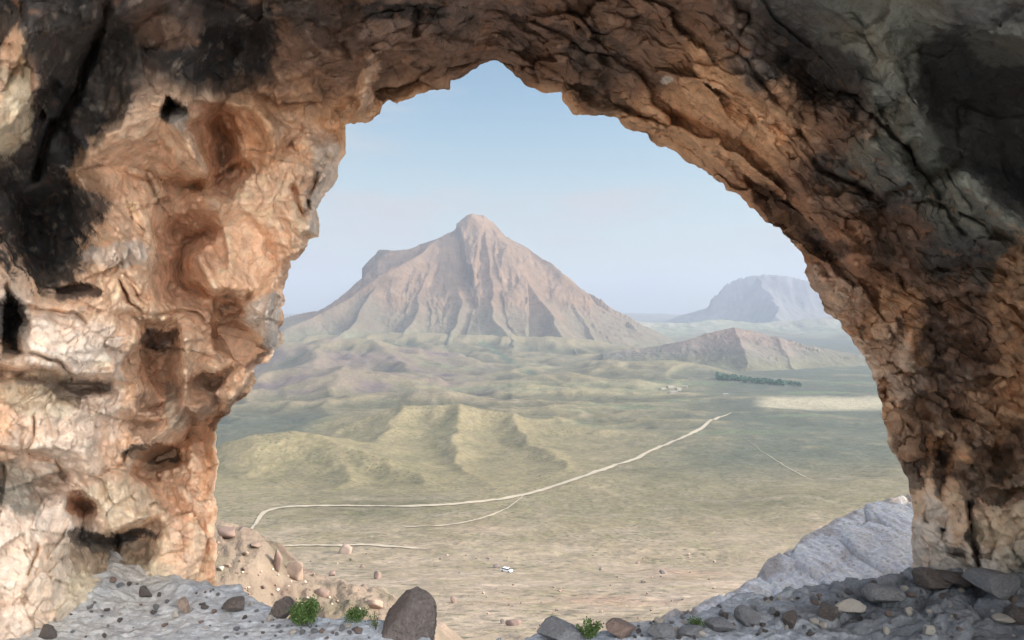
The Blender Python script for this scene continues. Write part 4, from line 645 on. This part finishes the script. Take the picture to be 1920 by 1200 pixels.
# ------------------------------------------------------------------ rocks
def rock_mesh(seed, flat=1.0, cuts=9, sub=4, rough=.05, pts=None):
    """an angular boulder: a sphere cut by random planes, then roughened; unit radius"""
    rs = np.random.RandomState(seed); import bmesh
    bm = bmesh.new(); bmesh.ops.create_icosphere(bm, subdivisions=sub, radius=1.0)
    v = np.array([q.co[:] for q in bm.verts]); f = np.array([[q.index for q in fc_.verts] for fc_ in bm.faces]); bm.free()
    nrm = rs.normal(size=(cuts, 3)); nrm /= np.linalg.norm(nrm, axis=1)[:, None]; off = rs.uniform(.45, .8, cuts)
    if pts: nrm = np.array([p[:3] for p in pts], float); off = np.array([p[3] for p in pts]); nrm /= np.linalg.norm(nrm, axis=1)[:, None]
    for _ in range(2):
        for n_, o_ in zip(nrm, off):
            d = v @ n_ - o_; v = v - np.clip(d, 0, None)[:, None] * n_
    nv = v / (np.linalg.norm(v, axis=1)[:, None] + 1e-9)
    r = fbm(v[:, 0] + seed * 3.1, v[:, 1], v[:, 2], 1.8, 5, seed + 300, .6)
    v = v + nv * (r * rough * 2.2)[:, None] + nv * (.035 * fbm(v[:, 0] + seed, v[:, 1], v[:, 2], 5, 4, seed + 310, .65, ridged=True))[:, None] * (1.3 if sub >= 5 else .8); v[:, 2] *= flat
    return v, f
ROCKS = {}
def make_rock(name, seed, mat, loc, size, label, group=None, rotz=0, cat="boulder", flat=1.0, sub=4, pts=None, rough=.05, cuts=9):
    key = (seed, mat.name, flat, sub)
    if key in ROCKS:
        o = ROCKS[key].copy(); COL.objects.link(o)
    else:
        v, f = rock_mesh(seed, flat, sub=sub, pts=pts, rough=rough, cuts=cuts); o = link(name, v, f, mat); ROCKS[key] = o
    for k in list(o.keys()):
        if k in ('label', 'category', 'group', 'kind'): del o[k]
    o.name = name; o.location = loc; o.scale = size; o.rotation_euler = (0, 0, rotz)
    return props(o, label, cat, group)
def fl_at(px, py):
    """where the ray through a pixel meets the cave floor"""
    ys_ = np.linspace(5.0, 12, 700); dx, dy, dz = ray(px, py); Z = CZ + dz / dy * ys_; t = floor_z(dx / dy * ys_, ys_); k = np.where(Z < t)[0]
    i = k[0] if len(k) else 0; return float(dx / dy * ys_[i]), float(ys_[i]), float(t[i])
def floor_rock(px, py, w, h, mat, label, seed=1, name="boulder", cat="boulder", rotz=None, pts=None, group=None, flat=1.0, dy=.0, sub=4, rough=.05, cuts=9):
    """px, py: middle of its foot in the photo, w, h in photo pixels"""
    x, y, z = fl_at(px, py); s = y / FPX
    rz = rotz if rotz is not None else seed * 1.3
    return make_rock(name, seed, mat, (x, y + dy, z + h * s * .34), (w * s * .56, w * s * .5, h * s * .62), label, group, rz, cat, flat, sub, pts, rough, cuts)
# the big dark boulder standing in the middle of the mouth
x, y, z = fl_at(768, 1188); s = y / FPX
make_rock("boulder", 11, M_DARK, (x - 3 * s, y, z + 26 * s), (60 * s, 46 * s, 62 * s), "large dark angular boulder with a pitted pale face standing in the cave mouth", sub=6,
          pts=[(-.80, -.2, .62, .42), (.98, -.1, .02, .80), (.30, -.3, .92, .74), (-.25, -.95, .18, .58), (-.95, .1, -.3, .86), (0, 1, .3, .7), (.72, -.72, .1, .66), (-.5, -.7, .5, .56), (0, 0, -1, .7), (-.3, .1, .95, .78), (.5, -.6, .62, .72)], rough=.055)
floor_rock(527, 1160, 50, 44, M_DARK, "dark round boulder touching the left of the largest green bush", 12)
floor_rock(443, 1148, 46, 34, M_DARK, "dark purple-brown stone on the ledge right of the left pillar foot", 13, flat=.8)
floor_rock(1052, 1200, 96, 44, M_GREY, "flat grey boulder beside the spiky green plant at the bottom edge", 14, flat=.9)
floor_rock(1165, 1196, 62, 40, M_BROWN, "reddish brown boulder just right of the spiky green plant", 15)
floor_rock(1553, 1158, 40, 36, M_DARK, "dark rounded boulder on the pale rubble below the right rock slope", 16)
floor_rock(1484, 1172, 30, 28, M_DARK, "small black stone left of the dark rounded boulder on the right", 17, name="stone", cat="stone")
floor_rock(345, 1150, 26, 30, M_TAN, "tan block with a dark left side on the left ledge", 18, name="stone", cat="stone")
floor_rock(272, 1122, 30, 22, M_DARK, "dark stone on the grey heap under the left wall", 19, name="stone", cat="stone")
floor_rock(90, 1196, 36, 28, M_DARK, "black stone at the bottom left foot of the pale wall", 20, name="stone", cat="stone")
floor_rock(1655, 1140, 70, 40, M_GREY, "wide flat-faced grey slab in the rubble at the right", 21, flat=.9, name="slab", cat="rock slab")
floor_rock(1590, 1150, 60, 30, M_PALE, "pale pinkish slab left of the wide grey slab", 22, flat=.8, name="slab", cat="rock slab")
floor_rock(1745, 1105, 80, 44, M_DARK, "jagged black boulder against the foot of the right pillar", 23)
floor_rock(1795, 1096, 70, 34, M_DARK, "low black boulder right of the jagged one at the pillar foot", 24, flat=.8)
floor_rock(1865, 1108, 110, 40, M_GREY, "broad smooth dark grey boulder under the right pillar", 25)
floor_rock(1912, 1165, 60, 36, M_DARK, "black stone at the right edge beside the pale sliver", 26)
floor_rock(1885, 1170, 44, 20, M_PALE, "long pale sliver of rock near the right edge", 27, flat=.6, name="stone", cat="stone", rotz=.6)
floor_rock(1742, 1190, 26, 20, M_PALE, "bright white stone at the bottom in the right rubble", 28, name="stone", cat="stone")
floor_rock(1703, 1152, 18, 20, M_PALE, "small whitish stone on the edge of the wide grey slab", 29, name="stone", cat="stone")
floor_rock(1400, 1168, 50, 34, M_GREY, "blue-grey block beside the pale slope left of the small black stone", 30)
floor_rock(1355, 1182, 60, 26, M_GREY, "long grey ridge stone behind the low green tuft", 31, flat=.7)
floor_rock(1300, 1194, 56, 22, M_GREY, "grey slanting slab next to the low green tuft", 32, flat=.7)
floor_rock(1235, 1194, 60, 30, M_GREY, "bluish boulder right of the reddish brown one at the bottom edge", 33)
rnd = random.Random(5)
LAND = [("the left pillar foot", 380, 1100), ("the dark purple-brown stone on the ledge", 443, 1148), ("the largest green bush", 572, 1165), ("the low dark green bush", 668, 1160), ("the bottom left of the pale wall", 120, 1170), ("the dark stone on the grey heap", 272, 1122), ("the tan block", 345, 1150),
  ("the reddish brown boulder", 1165, 1190), ("the low green tuft", 1304, 1170), ("the blue-grey block", 1400, 1165), ("the small black stone", 1484, 1170), ("the dark rounded boulder", 1553, 1155), ("the wide grey slab", 1655, 1135), ("the jagged black boulder", 1745, 1105), ("the bright white stone", 1742, 1185), ("the broad dark grey boulder", 1865, 1120), ("the long pale sliver", 1885, 1172),
  ("the scree spur top", 440, 1000), ("the big orange and blue-grey boulder", 556, 1072), ("the large orange boulder", 647, 1031), ("the reddish pointed boulder", 707, 1079), ("the dark central boulder", 775, 1140), ("the white parked car", 950, 1066), ("the purple-brown boulder", 963, 1167), ("the dark rock on the tan slope", 1243, 1073), ("the edge of the pale rock slope", 1360, 1110), ("the pale flat ground", 850, 1050), ("the open tan slope", 1100, 1110)]
def place_label(px, py, w, what):
    k = min(LAND, key=lambda q: math.hypot(q[1] - px, q[2] - py)); dx, dy = px - k[1], py - k[2]
    rel = ("to the right of" if dx > 0 else "to the left of") if abs(dx) > abs(dy) * 1.2 else ("in front of" if dy > 0 else "just behind")
    size = "tiny" if w < 7.5 else ("small" if w < 12 else "fairly big")
    lb = what.replace("small", size) + " " + rel + " " + k[0]
    return lb, "stones " + rel + " " + k[0]
placed = 0
mats = [M_GREY, M_DARK, M_PALE, M_BROWN]
where = {0: "on the left ledge of the cave floor", 1: "in the rubble on the right of the cave floor"}
kinds = {M_GREY.name: "small grey stone", M_DARK.name: "small dark stone", M_PALE.name: "small pale stone", M_BROWN.name: "small brown stone"}
while placed < 240:
    side = 1 if rnd.random() < .56 else 0
    px = rnd.uniform(1190, 1915) if side else rnd.uniform(110, 700)
    lo = float(lip(px)); py = rnd.uniform(lo + 4, 1199)
    if py > 1199 or lo > 1194: continue
    w = rnd.choice([6, 7, 8, 10, 12, 15, 19]) * (1.0 if side else .8); m = rnd.choices(mats, [5, 3, 3, 1.5])[0]
    lb, gp = place_label(px, py, w, kinds[m.name]); floor_rock(px, py, w, w * rnd.uniform(.5, .9), m, lb, seed=40 + rnd.randrange(6), name="stone", cat="stone", rotz=rnd.uniform(0, 6), sub=3, group=gp)
    placed += 1
# boulders out on the slope below (photo pixel of the middle, width, height)
def far_rock(px, py, w, h, mat, label, seed, group=None, cat="boulder", ymin=25):
    q = unproj(px, py + h * .35, y0=ymin)
    if not q: return
    x, y, z = q; s = y / FPX
    make_rock("boulder", seed, mat, (x, y, z + h * s * .3), (w * s * .55, w * s * .5, h * s * .62), label, group, seed * 1.1, cat, 1.0, 3)
far_rock(647, 1031, 34, 20, M_TAN, "large orange boulder with a blue shaded side on the flat pale ground left of centre", 60)
far_rock(556, 1072, 46, 40, M_TAN, "big orange and blue-grey boulder on the scree above the largest bush", 61)
far_rock(707, 1079, 16, 17, M_BROWN, "reddish pointed boulder on the pale flat above the dark central boulder", 62)
far_rock(624, 1076, 16, 11, M_BROWN, "small reddish boulder between the two large orange ones", 63)
far_rock(963, 1167, 30, 18, M_BROWN, "purple-brown boulder on the sunlit slope right of the dark central boulder", 64)
far_rock(943, 1166, 14, 9, M_DARK, "small dark rock touching the purple-brown boulder", 65)
far_rock(850, 1125, 12, 15, M_BROWN, "small upright purplish rock just right of the dark central boulder", 66)
far_rock(932, 1062, 17, 8, M_DARK, "dark low rock next to the white parked car", 67)
far_rock(428, 995, 44, 17, M_BROWN, "flat red-brown block on top of the scree spur beside the left pillar", 68)
far_rock(520, 1054, 20, 40, M_BROWN, "brown rock rib on the right edge of the scree spur", 69)
far_rock(478, 1022, 22, 9, M_BROWN, "thin brown rock on the crest of the scree spur", 70)
far_rock(605, 1112, 30, 20, M_BROWN, "brownish rock on the scree above the right of the largest bush", 71)
far_rock(705, 1132, 34, 22, M_TAN, "pinkish brown boulder left of the dark central boulder", 72)
far_rock(1243, 1073, 17, 8, M_DARK, "dark rock on the tan slope, the largest one left of the pale rock slope", 73)
far_rock(1206, 1090, 12, 8, M_DARK, "dark rock just below and left of the largest one on the tan slope", 74)
for i in range(70):
    px = rnd.uniform(560, 1370); py = rnd.uniform(1035, 1180)
    if abs(px - 768) < 62 and py > 1095: continue
    w = rnd.uniform(3.5, 9); m = rnd.choice([M_DARK, M_BROWN, M_TAN]); lb, gp = place_label(px, py, w * 1.5, {M_DARK: "small dark rock", M_BROWN: "small brown rock", M_TAN: "small tan rock"}[m]); far_rock(px, py, w, w * .65, m, lb, 80 + i % 7, gp)
for i in range(165):
    px = rnd.uniform(405, 720); py = rnd.uniform(1015, 1150)
    if py < 1000 + (px - 400) * .5: continue
    w = rnd.uniform(3, 8) if rnd.random() < .8 else rnd.uniform(8, 14); m = rnd.choice([M_BROWN, M_TAN, M_TAN, M_PALE]); lb, gp = place_label(px, py, w, {M_PALE: "small pale scree stone", M_BROWN: "small brown scree stone", M_TAN: "small tan scree stone"}[m]); far_rock(px, py, w, w * .7, m, lb, 90 + i % 7, gp)

# ------------------------------------------------------------------ bushes
def bush(px, py, w, h, label, seed, far=False, spiky=False, name="bush", n=1800):
    x, y, z = (unproj(px, py) if far else fl_at(px, py)); s = y / FPX; Wd, Hd = w * s, h * s
    rs = np.random.RandomState(seed); e = bpy.data.objects.new(name, None); COL.objects.link(e); e.location = (x, y, z); props(e, label, "bush")
    tv, tf, lv, lf = [], [], [], []
    ns = 9 if spiky else 34; tips = []
    for i in range(ns):
        a = rs.uniform(0, 6.28); r = rs.uniform(.1, 1) ** .6; tip = np.array([math.cos(a) * r * Wd * .42, math.sin(a) * r * Wd * .36, Hd * (rs.uniform(.75, 1.0) if spiky else rs.uniform(.35, .85)) * (1.05 - .35 * r)])
        k = len(tv); n_ = 5
        for j in range(n_):
            t = j / (n_ - 1); c = tip * t; c[2] = tip[2] * t ** .8; rad = Wd * .02 * (1 - .7 * t)
            for q in range(4): tv.append((c[0] + rad * math.cos(q * 1.57), c[1] + rad * math.sin(q * 1.57), c[2]))
        for j in range(n_ - 1):
            for q in range(4): tf.append((k + j * 4 + q, k + j * 4 + (q + 1) % 4, k + j * 4 + 4 + (q + 1) % 4, k + j * 4 + 4 + q))
        tips.append(tip)
    tips = np.array(tips); sz = Wd * (.062 if not spiky else .045)
    for i in range(n):
        tp = tips[rs.randint(ns)]; t = rs.uniform(.25, 1.05) if spiky else rs.uniform(.55, 1.1)
        sc_ = Wd * (.05 if spiky else .09); c = tp * t + rs.normal(size=3) * sc_ * (1.0, 1.0, .9); c[2] = max(c[2], sz * .4)
        d = rs.normal(size=3); d[2] = abs(d[2]) + .3; d /= np.linalg.norm(d); u_ = np.cross(d, rs.normal(size=3)); u_ /= np.linalg.norm(u_) + 1e-9
        ln = sz * rs.uniform(.7, 1.5) * (1.5 if spiky else 1); wd_ = ln * .38; k = len(lv)
        lv += [c, c + d * ln * .5 + u_ * wd_, c + d * ln, c + d * ln * .5 - u_ * wd_]; lf.append((k, k + 1, k + 2, k + 3))
    link("stems", tv, tf, M_TWIG, e); link("foliage", np.array(lv), np.array(lf), M_LEAF, e, smooth=False)
    return e
bush(572, 1172, 56, 58, "largest green bush on the lip of the cave floor beside a dark round boulder", 1, n=4200)
bush(668, 1165, 44, 28, "low dark green bush between the largest bush and the dark central boulder", 2)
bush(705, 1183, 30, 40, "thin yellowish green plant at the left foot of the dark central boulder", 3, spiky=True, n=300)
bush(1103, 1199, 56, 40, "spiky bright green plant between the flat grey and the reddish boulder", 4, spiky=True, n=900)
bush(1304, 1176, 36, 22, "low rounded green tuft on the bluish ledge right of centre", 5, n=500)
bush(855, 1207, 44, 18, "green tuft peeping over the bottom edge right of the dark central boulder", 6, n=400)
bush(657, 1052, 9, 9, "tiny green shrub on the pale flat below the large orange boulder", 7, far=True, n=200)

# ------------------------------------------------------------------ parked car far below
def box(bmv, bmf, x0, x1, y0, y1, z0, z1, tx=0, ty=0):
    k = len(bmv)
    bmv += [(x0, y0, z0), (x1, y0, z0), (x1, y1, z0), (x0, y1, z0), (x0 + tx, y0 + ty, z1), (x1 - tx, y0 + ty, z1), (x1 - tx, y1 - ty, z1), (x0 + tx, y1 - ty, z1)]
    bmf += [(k, k + 3, k + 2, k + 1), (k + 4, k + 5, k + 6, k + 7), (k, k + 1, k + 5, k + 4), (k + 1, k + 2, k + 6, k + 5), (k + 2, k + 3, k + 7, k + 6), (k + 3, k, k + 4, k + 7)]
M_WHITE = mat_plain("white_paint", (.8, .8, .8), vary=.03, rough=.35, bump=0); M_GLASS = mat_plain("car_glass", (.03, .035, .04), vary=.1, rough=.1, bump=0); M_RUB = mat_plain("rubber", (.03, .03, .03), vary=.1, bump=0)
q = unproj(950, 1072); car = bpy.data.objects.new("parked_car", None); COL.objects.link(car); car.location = (q[0], q[1], q[2] + .05); car.rotation_euler = (R(0), 0, R(-35))
props(car, "small white car parked on the tan slope far below the cave", "car")
bv, bf = [], []; box(bv, bf, -2.3, 2.3, -.9, .9, .35, .95, .06, .05); box(bv, bf, -1.5, .9, -.78, .78, 1.42, 1.5, .05, .05); link("body", bv, bf, M_WHITE, car, smooth=False)
bv, bf = [], []; box(bv, bf, -2.0, 1.25, -.84, .84, .95, 1.42, .48, .08); link("window", bv, bf, M_GLASS, car, smooth=False)
for sx in (-1.45, 1.45):
    for sy in (-.86, .86):
        wv, wf = [], []
        for k in range(14):
            a = k / 14 * 2 * math.pi; wv += [(sx + .34 * math.cos(a), sy - .1, .34 + .34 * math.sin(a)), (sx + .34 * math.cos(a), sy + .1, .34 + .34 * math.sin(a))]
        for k in range(14): wf.append((2 * k, 2 * k + 1, (2 * k + 3) % 28, (2 * k + 2) % 28))
        wf += [tuple(range(0, 28, 2)), tuple(range(27, 0, -2))]; link("wheel", wv, wf, M_RUB, car, smooth=False)

# ------------------------------------------------------------------ village and orchard on the far plain
M_MUD = mat_plain("mud_wall", (.32, .28, .22), vary=.12, bump=0, scale=.5); M_ROOF = mat_plain("flat_roof", (.34, .32, .28), vary=.1, bump=0, scale=.5); M_HOLE = mat_plain("window_dark", (.04, .04, .04), vary=.1, bump=0)
HL = [("whitish flat-roofed house, the leftmost of the far village", 1243, 731, 11, 8), ("long low mud house second from the left in the far village", 1258, 727, 16, 8), ("square whitish house in the middle of the far village", 1272, 731, 10, 9), ("small mud house right of the middle of the far village", 1284, 727, 9, 7),
      ("pale house standing lowest in the far village", 1262, 737, 14, 8), ("lone small house between the village and the orchard", 1361, 742, 8, 7)]
for lb, px, py, w_, d_ in HL:
    q = unproj(px, py, y0=300)
    e = bpy.data.objects.new("house", None); COL.objects.link(e); e.location = q; e.rotation_euler = (0, 0, rnd.uniform(-.4, .4)); props(e, lb, "house", "houses of the far village")
    bv, bf = [], []; box(bv, bf, -w_ / 2, w_ / 2, -d_ / 2, d_ / 2, -1, 3.4, .08, .08); link("wall", bv, bf, M_MUD, e, smooth=False)
    bv, bf = [], []; box(bv, bf, -w_ / 2 - .25, w_ / 2 + .25, -d_ / 2 - .25, d_ / 2 + .25, 3.4, 3.8); link("roof", bv, bf, M_ROOF, e, smooth=False)
    for k in (-.28, .05):
        bv, bf = [], []; box(bv, bf, w_ * k, w_ * k + 1.2, -d_ / 2 - .03, -d_ / 2 + .2, 1.0, 2.3); link("window", bv, bf, M_HOLE, e, smooth=False)
    bv, bf = [], []; box(bv, bf, w_ * .3, w_ * .3 + 1.1, -d_ / 2 - .03, -d_ / 2 + .2, 0, 2.1); link("door", bv, bf, M_HOLE, e, smooth=False)
ov, of_ = [], []; rs = np.random.RandomState(8)
line_px = [(1345, 707), (1372, 711), (1410, 715), (1450, 719), (1500, 723)]
for i in range(260):
    t = rs.uniform(0, 1) ** 1.6 * (len(line_px) - 1); k = min(int(t), len(line_px) - 2); f = t - k
    px = line_px[k][0] * (1 - f) + line_px[k + 1][0] * f; py = line_px[k][1] * (1 - f) + line_px[k + 1][1] * f + rs.normal() * (2.2 - .25 * t)
    q = unproj(px, py, y0=300)
    if q is None: continue
    hgt = rs.uniform(4, 9); r_ = rs.uniform(2.5, 5)
    for j in range(26):
        d = rs.normal(size=3); d /= np.linalg.norm(d); c = np.array(q) + d * np.array([r_, r_, hgt * .45]) * rs.uniform(.5, 1) + np.array([0, 0, hgt * .55])
        a = rs.normal(size=3); a /= np.linalg.norm(a); b = np.cross(a, rs.normal(size=3)); b /= np.linalg.norm(b); k2 = len(ov); sz = r_ * .42
        ov += [c + a * sz, c + b * sz, c - a * sz, c - b * sz]; of_.append((k2, k2 + 1, k2 + 2, k2 + 3))
props(link("orchard_woods", np.array(ov), np.array(of_), M_ORCH, smooth=False), "long dark green belt of trees at the foot of the rounded hill", "trees", kind="stuff")

# ------------------------------------------------------------------ haze
HZ_DENS = 1.15e-4
bv, bf = [], []; box(bv, bf, -21000, 21000, -60, 16800, -60, 860)
hz = bpy.data.materials.new("haze"); hz.use_nodes = True; t = hz.node_tree; t.nodes.clear(); o_ = t.nodes.new("ShaderNodeOutputMaterial"); pv = t.nodes.new("ShaderNodeVolumePrincipled")
pv.inputs['Density'].default_value = HZ_DENS; pv.inputs['Color'].default_value = (.50, .59, .73, 1); pv.inputs['Anisotropy'].default_value = 0.0
for k in ('Density Attribute', 'Color Attribute', 'Temperature Attribute'): pv.inputs[k].default_value = ""
t.links.new(pv.outputs[0], o_.inputs['Volume'])
ho = link("haze", bv, bf, hz, smooth=False); props(ho, "thin pale haze filling the valley", "haze", kind="stuff")
